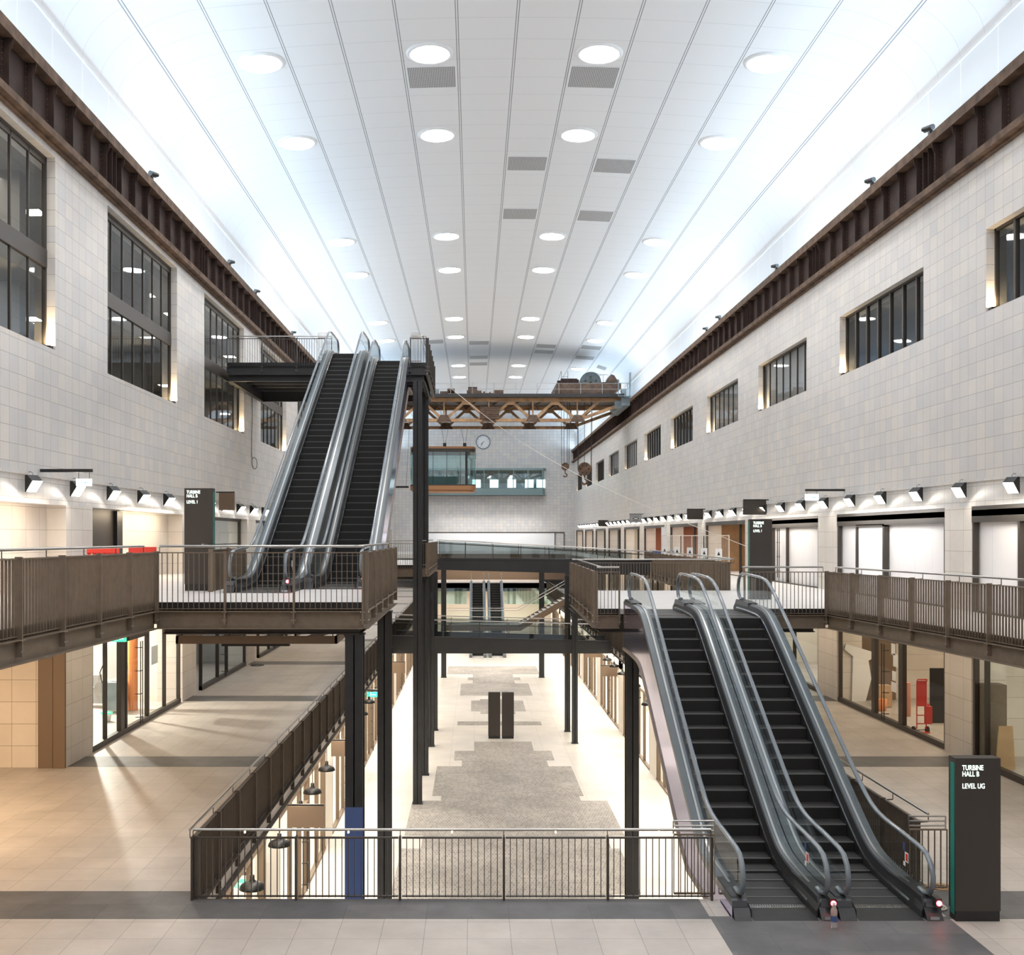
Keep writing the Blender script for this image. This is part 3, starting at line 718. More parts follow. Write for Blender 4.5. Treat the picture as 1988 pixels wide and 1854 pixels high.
# ------------------------------------------------------------------ escalators
def escalator(label, xc, y0, z0, z1, lamp=True, flat0=2.55, flat1=2.9, nside=None, side_light=None):
    """y0: front end of the lower newel; runs away from the camera at 30 degrees"""
    root = empty('escalator', (xc, y0, z0), label, 'escalator')
    H = z1-z0; tn = math.tan(math.radians(30)); ya = flat0; yb = ya + H/tn; ye = yb + flat1
    def h(y):
        r = 1.1; lo, hi = ya-.1, yb+.1
        # smooth transitions
        def sp(t, k=.28): return (t + math.sqrt(t*t + k*k))/2
        return sp((y-ya)*tn) - sp((y-yb)*tn)
    ys = [0.12, .6, 1.2, 1.6] + [ya + t for t in (-.7,-.5,-.3,-.15,0,.15,.3,.5,.7,1.0)] + [ya + 1.0 + (yb-ya-2.0)*k/8 for k in range(1, 8)] + [yb + t for t in (-1.0,-.7,-.5,-.3,-.15,0,.15,.3,.5,.7)] + [ye-1.4, ye-.9, ye-.45, ye-.12]
    path = [(y, h(y)) for y in ys]
    W0 = .805
    # truss: outer flanks and soffit
    lowp = []
    for y in ys:
        b_ = max(h(y)-1.05, -.36) if y < ya+3 else h(y)-1.05
        if y > yb-.5: b_ = max(b_, -9) 
        lowp.append(b_)
    for sx in (-1, 1):
        m = MB(); vs = []
        for (y, z), zb in zip(path, lowp):
            vs += [(sx*W0, y, z+.17), (sx*W0, y, zb), (sx*(W0-.03), y, zb), (sx*(W0-.03), y, z+.17)]
        n = 4; fs = []
        for i in range(len(path)-1):
            for k in range(4): fs.append((i*4+k, (i+1)*4+k, (i+1)*4+(k+1)%4, i*4+(k+1)%4))
        m.add(vs, fs)
        mt = M['mirror'] if nside == sx else M['skirt']
        m.make('side_cladding', mt, root)
        m = MB(); m.sweep([(y, zb) for (y, z), zb in zip(path, lowp)], [(sx*(W0+.0), 0), (sx*(W0+.03), 0), (sx*(W0+.03), .07), (sx*W0, .07)]); m.make('edge_trim', M['bronze'], root)
    m = MB(); m.sweep([(y, zb) for (y, z), zb in zip(path, lowp)], [(-W0, 0), (W0, 0), (W0, .03), (-W0, .03)]); m.make('soffit', M['bronze_d'], root)
    for sx in (-1, 1):
        i0 = [(sx*.50, -.22), (sx*.50, .10), (sx*.545, .215), (sx*.60, .255), (sx*.80, .255), (sx*.805, .16), (sx*.60, .16), (sx*.53, .0), (sx*.52, -.22)]
        # dark inner skirt, light strip, wide metal deck
        m = MB(); m.sweep(path, [(sx*.50, -.22), (sx*.50, .10), (sx*.56, .235), (sx*.575, .23), (sx*.52, .09), (sx*.52, -.22)]); m.make('skirt', M['skirt'], root)
        m = MB(); m.sweep(path[1:-1], [(sx*.497, .085), (sx*.494, .10), (sx*.508, .125), (sx*.512, .115)]); m.make('skirt_strip', M['bright'], root)
        m = MB(); m.sweep(path, [(sx*.56, .225), (sx*.58, .26), (sx*.80, .26), (sx*.808, .20), (sx*.808, .16), (sx*.57, .16)]); m.make('deck', M['deck'], root)
        dk = [x for x in root.children if x.name.startswith('deck')][-1]
        m = MB(); m.sweep(path[1:-1], [(sx*.63, .26), (sx*.63, .275), (sx*.67, .275), (sx*.67, .26)]); m.make('glass_channel', M['rail'], dk)
        # newel shoes at both ends
        m = MB(); m.prism([(-.02, 0), (.02, .05), (.25, .30), (.75, .30), (1.6, .27), (1.6, .0)], 'x', sx*.54, sx*.79); m.make('newel_shoe', M['skirt'], root)
        m = MB(); m.prism([(ye+.02, H), (ye-.02, H+.08), (ye-.25, H+.30), (ye-.75, H+.30), (ye-1.5, H+.27), (ye-1.5, H)], 'x', sx*.54, sx*.79); m.make('newel_shoe', M['skirt'], root)
        # glass balustrade
        gl = [(.32, .30, .62)] + [(y, h(y)+.27, h(y)+.93) for y in ys[1:-1]] + [(ye-.32, H+.30, H+.62)]
        m = MB(); vs = []
        for (y, a, b_) in gl: vs += [(sx*.65, y, a), (sx*.65, y, b_)]
        # extra front curve
        m.add(vs, [(2*i, 2*i+2, 2*i+3, 2*i+1) for i in range(len(gl)-1)])
        m.add([(sx*.65, .32, .30), (sx*.65, .12, .45), (sx*.65, .12, .70), (sx*.65, .32, .90), (sx*.65, .6, .93), (sx*.65, .32, .62)], [(0,1,2,3,4,5)])
        m.add([(sx*.65, ye-.32, H+.30), (sx*.65, ye-.12, H+.45), (sx*.65, ye-.12, H+.70), (sx*.65, ye-.32, H+.90), (sx*.65, ye-.6, H+.93), (sx*.65, ye-.32, H+.62)], [(0,1,2,3,4,5)])
        m.make('glass_balustrade', M['glass'], root)
        # handrail
        hp = [(sx*.65, .55, .33), (sx*.65, .36, .31), (sx*.65, .17, .37), (sx*.65, .055, .52), (sx*.65, .05, .66), (sx*.65, .12, .82), (sx*.65, .27, .94), (sx*.65, .48, .985)]
        hp += [(sx*.65, y, h(y)+1.0) for y in ys if .75 < y < ye-.75]
        hp += [(sx*.65, ye-.48, H+.985), (sx*.65, ye-.27, H+.94), (sx*.65, ye-.12, H+.82), (sx*.65, ye-.05, H+.66), (sx*.65, ye-.055, H+.52), (sx*.65, ye-.17, H+.37), (sx*.65, ye-.36, H+.31), (sx*.65, ye-.55, H+.33)]
        m = MB(); m.tube(hp, .032, n=10, sx=1.35); m.make('handrail', M['rubber'], root)
    # steps
    y = .64
    while y < ye-1.95:
        z = h(y+.02); zp = h(y-.38)
        if y > yb: z = max(z, H-.0); 
        m = MB(); m.ci = 0; m.box(-.49, .49, y, y+.42, z-.03, z)
        m.ci = 1; rz = max(z-zp, .03); m.box(-.49, .49, y-.005, y+.02, z-rz-.05, z-.005)
        m.ci = 2; m.box(-.49, .49, y-.012, y+.022, z-.012, z+.004)
        m.make('step', [M['tread'], M['riser'], M['nose']], root)
        y += .4
    for (a, b_, z) in ((-.0, .6, 0.006), (ye-1.93, ye-.0, H+.006)):
        m = MB(); m.box(-.5, .5, a, b_, z-.03, z); m.make('landing_plate', M['tread'], root)
        ed = b_ if z < 1 else a
        m = MB(); m.box(-.49, .49, ed-.06, ed+.02, z, z+.008)
        for k in range(24): m.box(-.48+k*.04, -.465+k*.04, ed-.03, ed+.08, z+.008, z+.016)
        m.make('comb_plate', M['rail'], root)
    if lamp:
        m = MB(); m.box(.675, .765, .0, .2, .2, .34); lh = m.make('lamp_housing', M['skirt'], root)
        m = MB(); m.lathe([(.0,-.035), (.03,-.033), (.042,-.012), (.042, 0)], (.72, .0, .27), 16, axis='y'); m.make('signal_lamp', M['redlamp'], lh)
    # pictogram stickers on the glass
    m = MB()
    m.ci = 0; m.box(.644, .646, .98, 1.12, .58, .74); m.ci = 1; m.box(.641, .644, 1.0, 1.08, .60, .72); m.ci = 2; m.box(.644, .646, 1.12, 1.2, .74, .88); m.ci = 0; m.box(.644, .646, 1.1, 1.18, .50, .57)
    m.make('pictogram_sticker', [M['paper'], M['red'], M['blue']], root)
    m = MB(); m.box(.58, .72, -.024, -.02, .02, .07); m.make('maker_plate', M['grey'], root)
    return root
escalator('near escalator of the right pair, rising beside the mirrored flank, left-hand lane', 4.79, 16.43, 0, Z1R, nside=-1)
escalator('near escalator of the right pair, right-hand lane next to the dark totem', 6.41, 16.43, 0, Z1R)
escalator('tall escalator rising from the left landing, left-hand lane', -5.09, 25.1, Z1L, Z2)
escalator('tall escalator rising from the left landing, right-hand lane beside the dark columns', -3.50, 26.85, Z1L, Z2, nside=1)
# far escalator pair seen between the bridges
def far_escalator(label, xc, y0, z0, z1):
    root = empty('escalator', (xc, y0, z0), label, 'escalator'); H = z1-z0; L_ = H/math.tan(math.radians(30))
    path = [(0,0),(1.5,0),(1.5+L_,H),(3+L_,H)]
    for sx in (-1,1):
        m = MB(); m.sweep(path, [(sx*.52,-.1),(sx*.52,.25),(sx*.8,.25),(sx*.8,-.8),(sx*.75,-.8),(sx*.75,-.1)]); m.make('deck', M['deck'], root)
        m = MB(); vs=[]
        for (y,z) in path: vs += [(sx*.65,y,z+.25),(sx*.65,y,z+.95)]
        m.add(vs, [(2*i,2*i+2,2*i+3,2*i+1) for i in range(3)]); m.make('glass_balustrade', M['glass'], root)
        m = MB(); m.tube([(sx*.65,y,z+1) for (y,z) in path], .035, n=6); m.make('handrail', M['rubber'], root)
    y = 1.5
    m = MB()
    while y < 1.5+L_:
        z = (y-1.5)*math.tan(math.radians(30)); m.ci=0; m.box(-.5,.5,y,y+.42,z-.03,z); m.ci=1; m.box(-.5,.5,y-.01,y+.01,z-.25,z); m.ci=2; m.box(-.5,.5,y-.02,y+.03,z,z+.02); y += .4
    m.make('steps', [M['tread'], M['riser'], M['nose']], root)
    m = MB(); m.sweep(path, [(-.8,-.85),(.8,-.85),(.8,-.8),(-.8,-.8)]); m.make('soffit', M['bronze_d'], root)
far_escalator('distant escalator between the bridges, left-hand lane', .35, 98.3, ZLG, 1.0)
far_escalator('distant escalator between the bridges, right-hand lane', 2.15, 98.3, ZLG, 1.0)
# ------------------------------------------------------------------ piers, shopfronts
def txt(body, size, loc, rot, mt, parent, name='lettering', depth=.004, sx=1.0, align='LEFT', sp=1.0):
    cu = bpy.data.curves.new(name, 'FONT'); cu.body = body; cu.size = size; cu.extrude = depth; cu.align_x = align; cu.offset = size*.011; cu.space_character = sp
    t = bpy.data.objects.new(name, cu); C.objects.link(t)
    dg = bpy.context.evaluated_depsgraph_get(); me = bpy.data.meshes.new_from_object(t.evaluated_get(dg))
    C.objects.unlink(t); bpy.data.objects.remove(t)
    o = bpy.data.objects.new(name, me); C.objects.link(o); me.materials.clear(); me.materials.append(mt)
    o.location = loc; o.rotation_euler = rot; o.scale = (sx, 1, 1)
    if parent: o.parent = parent
    return o
# stone piers and lobby walls of the three storeys
m = MB(); m2 = MB()
for k in range(-1, 11):
    y1 = 29.2 + P*k
    y0 = y1 - (1.9 if k != 0 else 1.89)
    for (z0, z1) in ((0, 4.43), (Z1L, ZS)):
        m.box(XL-.9, XL, y0+ (0 if k else 0), y1, z0, z1)
m.box(XL-.9, XL-.5, YB, 27.3, Z1L, ZS); m.box(XL-.9, XL-.5, 32.9, 38.3, Z1L, ZS)
struct(m.make('wall_left_piers', M['lime']))
m = MB(); m.box(XL-4, XL-.69, 27.295, 27.6, 0, 4.43); struct(m.make('wall_left_return', M['lime_x']))
o = tag(MB().box(XL-.69, XL-.32, 27.24, 27.299, 0, 4.4).box(XL-.30, XL, 27.22, 27.299, 0, 4.4).make('metal_reveal', M['bronze_l']), 'tall brown metal reveal panel at the left edge of the upper ground floor', 'panel')
m = MB(); m.box(XL-4.3, XL-4, YB, 27.6, 0, ZS); m.box(XL-4, XL-.5, YB, 27.3, 4.2, 4.43); struct(m.make('wall_left_lobby', M['lime']))
area('lobby_light', (XL-2.2, 19.5, 4.1), (1.2, 6), 520, (1.0,.72,.44))
area('lobby_light', (XL-2.6, 9, 4.1), (1.2, 6), 260, (1.0,.72,.44))
m = MB()
for k in range(-1, 11):
    y1 = 29.6 + P*k; y0 = y1 - (1.6 if k == 0 else 2.1)
    for (z0, z1) in ((0, 3.79), (Z1R, ZS)): m.box(XR, XR+.9, y0, y1, z0, z1)
struct(m.make('wall_right_piers', M['lime']))
GLASSROOM = {}
def shopfront(side, y0, y1, z0, z1, label, x, splits, door=None, back='cream', depthr=3.0, floor=True, transom=None, frame='bronze_d', group=None, head=.25, light=None, cat='shopfront', interior=True, base=.12, glasson=True):
    """splits: mullion y positions; door: (ya, yb) with pull handle"""
    q = 1 if side > 0 else -1
    root = empty('shopfront', (x, y0, z0), label, cat, group); L_ = y1-y0; h = z1-z0; fm = M[frame]
    m = MB(); m.box(0, q*.12, 0, .1, 0, h); m.box(0, q*.12, L_-.1, L_, 0, h); m.box(-q*.02, q*.12, 0, L_, h-head, h); m.box(-q*.02, q*.12, 0, L_, 0, base); m.make('frame', fm, root)
    for s_ in splits:
        wd = .06
        if isinstance(s_, tuple): s_, wd = s_
        m = MB(); m.box(-q*.01, q*.12, s_-y0-wd/2, s_-y0+wd/2, base, h-head); m.make('mullion', fm, root)
    if glasson:
        cuts = [y0] + [(s_[0] if isinstance(s_, tuple) else s_) for s_ in splits] + [y1]
        for a, b_ in zip(cuts[:-1], cuts[1:]):
            m = MB(); m.add([(q*.06,a-y0+.02,base),(q*.06,b_-y0-.02,base),(q*.06,b_-y0-.02,h-head),(q*.06,a-y0+.02,h-head)], [(0,1,2,3)]); m.make('glass_pane', M['glass'], root)
    if door:
        a, b_, zt = door; a -= y0; b_ -= y0
        m = MB(); m.box(-q*.03, q*.1, a, b_, zt, zt+.18); dt = m.make('door_transom', fm, root)
        m = MB(); xx = -q*.10; c = (a+b_)/2
        for yy in (c-.1, c+.1): m.box(xx-.012, xx+.012, yy-.012, yy+.012, .1, zt-.1)
        for k in range(4):
            zz = .3 + k*(zt-.6)/3; m.box(xx, q*.06, c-.11, c-.09, zz-.012, zz+.012); m.box(xx-.012, xx+.012, c-.1, c+.1, zz-.012, zz+.012)
        m.make('door_handle', M['black'], dt)
    if interior:
        D_ = depthr
        m = MB(); m.box(q*D_, q*(D_+.1), -.8, L_+.8, 0, h); m.box(q*.15, q*D_, -.9, -.8, 0, h); m.box(q*.15, q*D_, L_+.8, L_+.9, 0, h); m.box(q*.15, q*D_, -.8, L_+.8, h-.02, h+.02)
        m.make('back_wall', M[back], root)
    return root
rnd = random.Random(3)
# lower ground shops, both sides of the void
for side, x in ((-1, -5.3), (1, 8.35)):
    q = side
    nm = 'left' if side < 0 else 'right'
    m = MB(); m.box(x, x+q*.3, YB, 125, ZLG+3.55, -.5); 
    struct(m.make('trim_lower_' + nm, M['cream']))
    m = MB(); m.box(x+q*3.6, x+q*3.9, 10, 125, ZLG, -.5); m.box(x+q*.3, x+q*3.6, 10, 125, -.75, -.5); struct(m.make('wall_lower_'+nm, M['cream']))
    for k in range(-1, 9):
        y1 = 29.2+P*k; 
        m = MB()
    k = 0; y = 18.3 + 0
    while y < 110:
        sp = [(y+1.9, .08), (y+3.6, .07), (y+4.9, .09), (y+5.25, .05), (y+7.2, .08), (y+8.6, .06)]
        shopfront(side, y, y+9.0, ZLG, ZLG+3.55, 'brightly lit lower shopfront on the %s, %s from the camera' % (nm, nth(k)), x, sp, door=(y+3.6, y+4.9, 2.6), interior=False, frame='bronze_l', base=.08, group='lower shopfronts', head=.12)
        y += P; k += 1
m = MB()
for k in range(10):
    y0 = 27.3 + P*k
    m.box(-5.6, -5.3, y0, y0+1.9, ZLG, -.5); m.box(8.35, 8.65, y0, y0+1.9, ZLG, -.5)
struct(m.make('wall_lower_piers', M['cream']))
m = MB(); m.box(-9, 12, 124.7, 125, ZLG, -.5); struct(m.make('wall_lower_end', M['cream']))
# upper ground shops
lab = ['nearest', 'second', 'third', 'fourth', 'fifth', 'sixth', 'seventh', 'eighth', 'ninth']
s1 = shopfront(-1, 29.2, 38.0, 0, 4.3, 'left upper-ground shopfront with the floor scrubber and orange column behind its glass', XL-.02, [(30.4,.02),(31.75,.34),(32.15,.08),(34.3,.10),(36.2,.02)], door=(32.25, 34.25, 2.75), back='cream', depthr=4.2, head=.5, base=.16)
for k in range(1, 8):
    y0 = 29.2+P*k
    shopfront(-1, y0+.9, y0+P-1.9-.2, 0, 4.3, 'dark-framed upper-ground shopfront on the left, %s from the camera' % lab[k], XL-.02, [(y0+3.6,.1),(y0+5.2,.08)], back='concrete' if k == 1 else 'cream', door=(y0+3.6,y0+5.2,2.7), head=.5, base=.16)
area('shop_light', (XL-2.2, 33.5, 4.2), (2.4, 5), 110, (1,.95,.86))
area('shop_flood', (-13.5, 36.6, 3.95), (.22, .22), 450, (1,.93,.82), (math.radians(-28), math.radians(-22), 0))
area('level_one_light', (XL+.5, 18.5, ZS-.03), (.3, 15), 200, (1,.80,.58), (0,math.radians(30),0))
area('level_one_light', (XL+.3, 34.5, ZS-.03), (.3, 5), 60, (1,.80,.56), (0,math.radians(30),0))
area('shop_light', (XL-2.0, 44.5, 4.0), (1.6, 5), 60, (.9,.97,1))
area('shop_light', (XL-2.0, 60, 4.0), (1.6, 14), 90, WW)
shopfront(1, 18.7, 27.95, 0, 3.7, 'right upper-ground shopfront nearest the camera with a leaning plywood sheet inside', XR+.02, [(27.3,.06),(24.6,.05),(22.6,.05)], back='cream', depthr=3.2, head=.4, base=.16)
shopfront(1, 29.6, 38.3, 0, 3.7, 'right upper-ground shopfront with the red sack truck and white papers on its glass', XR+.02, [(32.7,.32),(34.95,.28)], door=(32.95, 34.8, 2.6), back='lime', depthr=4.5, head=.4, base=.16)
for k in range(1, 8):
    y0 = 29.6+P*k
    shopfront(1, y0, y0+8.8, 0, 3.7, 'upper-ground shopfront on the right beyond the sack truck, %s from the camera' % lab[k+1], XR+.02, [(y0+3.2,.08),(y0+5.2,.08)], back='cream', head=.4, base=.16)
area('shop_light', (XR+2.2, 23.5, 3.5), (1.6, 6), 130, WW)
area('shop_light', (XR+2.4, 34, 3.5), (2.4, 6), 150, (1,.80,.58))
area('shop_light', (XR+2.0, 48, 3.5), (1.6, 12), 150, (1,.96,.88))
# level one shops
tag(MB().box(XL-.6, XL-.5, 29.21, 32.34, Z1L, ZS).make('dark_panel', M['bronze_d']), 'dark brown closed panel set in the left wall at level one', 'panel')
tag(MB().box(XL-.5, XL-.38, 32.36, 32.86, Z1L, ZS-.02).make('recess_jamb', M['black']), 'black vertical jamb at the far side of the dark level-one recess', 'jamb')
for k in range(1, 9):
    y0 = 29.2+P*k
    r = shopfront(-1, y0+ (0 if k > 1 else -.9), y0+P-1.9, Z1L, ZS, 'white-walled level-one unit on the left wall, %s beyond the totem' % nth(k-1), XL-.3, [(y0+4,.1)], back='white', depthr=2.5, head=.12, base=.05)
    if k == 1:
        m = MB(); m.box(-.3, -.22, 2.9, 4.2, 0, 2.0); m.make('door', M['white'], r)
        m = MB(); m.box(-.2, -.19, 2.85, 2.9, 0, 2.05); m.box(-.2, -.19, 4.2, 4.25, 0, 2.05); m.box(-.2,-.19,2.85,4.25,2.0,2.05); m.make('door_frame', M['grey'], r)
    area('level_one_light', (XL-1.5, y0+4.5, ZS-.06), (1.2, 6), 60, WW)
bk = ['hoarding','hoarding','hoarding','wood','terracotta','terracotta','cream','concrete','concrete','wood','wood']
for k in range(-1, 10):
    y0 = 29.6+P*k; y1 = y0+P-2.1
    if k == -1: y1 = 28.0
    if k in (-1, 0, 1):
        lb = ['level-one unit nearest the camera on the right, closed with tall white panels', 'second level-one unit on the right, white panels either side of a greyer door panel', 'third level-one unit on the right with a ladder-like door pull beside the totem'][k+1]
        r = shopfront(1, y0, y1, Z1R, ZS, lb, XR+.02, [(y0+6.9,.1)] if k < 1 else [(y0+4.2,.05),(y0+6.3,.05)], head=.26, base=.04, interior=False, glasson=False)
        m = MB(); m.box(.16, .22, 0, y1-y0, 0, ZS-Z1R); m.make('white_panels', M['hoarding'], r)
        m = MB(); m.box(-.02, .5, 0, y1-y0, ZS-Z1R-.42, ZS-Z1R-.1); m.make('lintel', M['bronze_d'], r)
        if k == 0:
            m = MB(); m.box(.06, .12, 4.5, 6.9, .04, 2.3); m.make('door_panel', M['grey_panel'] if 'grey_panel' in M else M['white'], r)
            m = MB(); m.box(-.02, .12, 4.38, 4.52, 0, 2.35); m.box(-.02, .12, 4.38, 6.9, 2.28, 2.36); m.make('door_frame', M['bronze_d'], r)
        if k == 1:
            m = MB()
            for yy in (5.0, 5.25): m.box(-.08,-.05,yy-.015,yy+.015,.2,2.3)
            for zz in (.5, 1.1, 1.7, 2.2): m.box(-.08,-.05,4.9,5.35,zz-.012,zz+.012)
            m.make('door_handle', M['black'], r)
    else:
        r = shopfront(1, y0, y1, Z1R, ZS, 'open level-one unit on the right beyond the totem, %s one, with %s inside' % (nth(k-2), {'wood':'pale boards','terracotta':'reddish walls','cream':'a pale wall','concrete':'grey walls'}[bk[k+1]]), XR+.02, [(y0+1.2,.06)], head=.2, base=.04, interior=True, back=bk[k+1], depthr=2.2, glasson=False)
        if k in (6, 7, 8, 9, 3):
            for j in range(7):
                yy = .8+j*1.05+rnd.random()*.4
                m = MB(); m.bar((1.0+rnd.random()*.6, yy, 0), (1.9, yy+rnd.uniform(-.9,.9), 2.3), .08, .2, up=(0,1,0)); m.make('leaning_board', M['wood'] if j % 2 else M['cream'], r)
    area('level_one_light', (XR+ (.9 if k > 1 else -.6), y0+4.5, ZS-.06), (.5 if k <= 1 else 1.2, 7), 60 if k <= 1 else 65, WW if k != 0 else (1,.95,.9), (0, math.radians(-25) if k <= 1 else 0, 0))
# ------------------------------------------------------------------ wedge spotlights on the stone bands
def spot(side, y, label, near):
    x = XL if side < 0 else XR; q = -side
    o = empty('wall_spotlight', (x, y, 7.12), label, 'spotlight', 'wedge spotlights along the %s wall' % ('left' if side < 0 else 'right'))
    m = MB(); m.prism([(q*.10, .19), (q*.10, -.20), (q*.14, -.20), (q*.42, .05), (q*.20, .19)], 'y', -.13, .13); hs = m.make('housing', M['black'], o)
    m = MB(); m.add([(q*.150, -.12, -.196), (q*.150, .12, -.196), (q*.425, .12, .045), (q*.425, -.12, .045)], [(0,1,2,3)]); m.make('lens', M['lens'], o)
    o.rotation_euler = (0, 0, math.radians(-38*q)); o.location.x += q*.07
    if near:
        m = MB(); m.tube([(0, .02, .27), (q*.10, .02, .27), (q*.17, .02, .24), (q*.18, .02, .15)], .012, n=6); m.make('arm', M['grey'], o)
    return o
ysp = [24.8 + 2.74*k for k in range(-2, 42)]
i = 0
for y in ysp:
    if 23 < y < 62: spot(-1, y, 'black wedge spotlight on the left stone band, %s from the camera' % nth(i), y < 50); i += 1
i = 0
for y in ysp:
    yy = y + .75
    if 24 < yy < 132: spot(1, yy, 'black wedge spotlight on the right stone band, %s from the camera' % nth(i), yy < 50); i += 1
# ------------------------------------------------------------------ ceiling lamps and vents
rows = [(-8.15, 'outer left'), (-2.73, 'inner left'), (2.73, 'inner right'), (8.15, 'outer right')]
ysl = [-.5, 6.5, 13.5, 20.5] + [34.5+21*a+7*b_ for a in range(5) for b_ in (0, 1)]
ysl = sorted(set(ysl + [-7.5]))
def downlight(x, y, z, tilt, label):
    o = empty('ceiling_downlight', (x, y, z-.01), label, 'ceiling lamp', 'round downlights in the vaulted ceiling'); o.rotation_euler = (0, tilt, 0)
    m = MB(); m.lathe([(.62,.06),(.62,-.045),(.66,-.06),(.70,-.05),(.76,-.01),(.77,.03)], n=40); tr_ = m.make('trim_ring', M['white'], o)
    m = MB(); m.lathe([(.0,-.035),(.62,-.035)], n=40); m.make('diffuser', M['disc'], o)
    return o
vis = [y for y in ysl if y > 30]
for d, nm in rows:
    for y in ysl:
        sl = (zc(abs(d)+.1)-zc(abs(d)-.1))/.2 * (1 if d > 0 else -1)
        lb = 'round ceiling downlight in the %s row, %s from the camera' % (nm, nth(vis.index(y)) if y in vis else 'behind')
        if y < 30: lb = 'round ceiling downlight of the %s row over the camera end of the hall' % nm
        downlight(XC+d, y, zc(d), -math.atan(sl), lb)
vents = [(-2.73,36.3,'behind the nearest lamp of the inner left row'),(2.73,36.3,'behind the nearest lamp of the inner right row'),(.91,44.8,'near left one of the middle four'),
 (4.55,44.8,'near right one of the middle four'),(.91,51.8,'far left one of the middle four'),(4.55,51.8,'far right one of the middle four'),
 (-4.55,85.3,'just right of the upper landing'),(-.91,86.3,'above the suspended glass cabin, nearest'),(-.91,93.3,'above the suspended glass cabin, middle'),(-.91,96.9,'above the suspended glass cabin, farthest'),
 (4.55,87.2,'left of the crab, near one of a close pair'),(4.55,89.9,'left of the crab, far one of a close pair'),(8.15,86.5,'above the crab, nearest'),(8.15,91.5,'above the crab, second'),(10,95,'above the crab, third'),(10,99,'above the crab, farthest')]
for d, y, nm in vents:
    o = empty('ceiling_vent', (XC+d, y, zc(d)-.012), 'grey perforated vent in the ceiling, ' + nm, 'vent', 'perforated ceiling vents')
    sl = (zc(abs(d)+.1)-zc(abs(d)-.1))/.2 * (1 if d > 0 else -1); o.rotation_euler = (0, -math.atan(sl), 0)
    m = MB(); m.box(-.80,.80,-.82,.82,-.008,.01); m.make('grille', M['grille'], o)
    m = MB(); m.box(-.86,-.80,-.86,.86,-.012,.01); m.box(.80,.86,-.86,.86,-.012,.01); m.box(-.8,.8,-.86,-.82,-.012,.01); m.box(-.8,.8,.82,.86,-.012,.01); m.make('frame', M['white'], o)
# cameras / floodlights clamped on the beams
for side, y, nm in ((-1,33.8,'first'),(-1,44.6,'second'),(-1,49.9,'third'),(-1,60,'fourth'),(1,30.0,'first'),(1,34.4,'second'),(1,45.3,'third'),(1,55.8,'fourth'),(1,58.9,'fifth')):
    x = XL if side < 0 else XR; q = -side
    o = empty('clamp_floodlight', (x+q*.22, y, 17.13), 'small black clamp light on the %s crane beam, %s from the camera' % ('left' if side < 0 else 'right', nm), 'clamp light', 'small clamp lights on the crane beams')
    m = MB(); m.box(-.05,.05,-.06,.06,0,.12); m.make('clamp', M['black'], o)
    m = MB(); m.cyl((q*.02,-.2,.16),(q*.14,.18,.22),.08,.06,n=10); m.cyl((q*.02,.18,.20),(q*.02,.34,.24),.05,n=8); m.make('head', M['black'], o)
# ------------------------------------------------------------------ pendant lamps
def pendant(x, y, z, q, label, arm=.45):
    o = empty('pendant_lamp', (x, y, z), label, 'pendant lamp', 'black enamel dome lamps under the gallery edges')
    m = MB(); m.lathe([(.0,.30),(.05,.30),(.055,.20),(.075,.17),(.09,.16),(.17,.135),(.24,.095),(.275,.04),(.285,0),(.278,0),(.262,.045),(.22,.09),(.15,.125),(.0,.14)], n=28); sh = m.make('shade', M['enamel'], o)
    m = MB(); m.smooth = True; m.lathe([(0,-.02),(.06,0),(.075,.04),(.05,.09),(0,.1)], n=14); m.make('bulb', M['lens'], sh)
    m = MB(); m.cyl((0,0,.28),(0,0,-.95-z),.011,n=6); m.make('stem', M['black'], o)
    m = MB(); m.box(-q*arm, q*.08, -.025, .025, -.97-z, -.92-z); m.make('bracket_arm', M['black'], o)
    return o
yl = [23.75,27.06,30.4,32.6,35.75,39.1,43.5,46.9,50.2,53.5,59.5]
for i, y in enumerate(yl): pendant(-4.92, y, -1.91, 1, 'black dome pendant lamp under the left gallery edge, %s from the camera' % nth(i))
for i, y in enumerate([34.0,37.5,45,49.5,53.2,54.9,57.8,61.2,64.4,68.5]): pendant(8.0, y, -1.56 if y > 50 else -1.9, -1, 'black dome pendant lamp under the right gallery edge, %s from the camera' % nth(i))
# ------------------------------------------------------------------ totems
def totem(x, y, z, label, lines, w_=.69, h_=2.5, d_=.24, side='left', size=.145, tx=.055):
    o = empty('wayfinding_totem', (x, y, z), label, 'totem')
    m = MB(); m.box(0, w_, 0, d_, .16, h_); bd = m.make('body', M['totem'], o)
    m = MB(); m.box(.01, w_-.01, .01, d_-.01, 0, .16); m.make('plinth', M['black'], o)
    m = MB()
    if side == 'left': m.box(-.004, 0, .04, .17, .1, h_-.08)
    else: m.box(w_, w_+.004, .04, .17, .1, h_-.08)
    m.make('teal_stripe', M['teal'], bd)
    for (t, zz) in lines: txt(t, size, (tx, -.002, zz), (PI/2, 0, 0), M['text'], bd, depth=.002, sx=.74, sp=1.02)
    return o
totem(7.37, 16.40, 0, 'dark totem reading Level UG standing right of the near escalators', [('TURBINE', h) if False else ('TURBINE', 2.32), ('HALL B', 2.225), ('LEVEL UG', 2.04)], size=.108, tx=.10)
totem(-7.06, 26.1, Z1L, 'dark totem reading Level 1 on the left walkway beside the tall escalators', [('TURBINE', 2.37), ('HALL B', 2.275), ('LEVEL 1', 2.13)], side='right', size=.11)
totem(8.60, 33.4, Z1R, 'dark totem reading Level 1 on the right landing behind the near escalators', [('TURBINE', 2.35), ('HALL B', 2.255), ('LEVEL 1', 2.1)], size=.11, tx=.10)
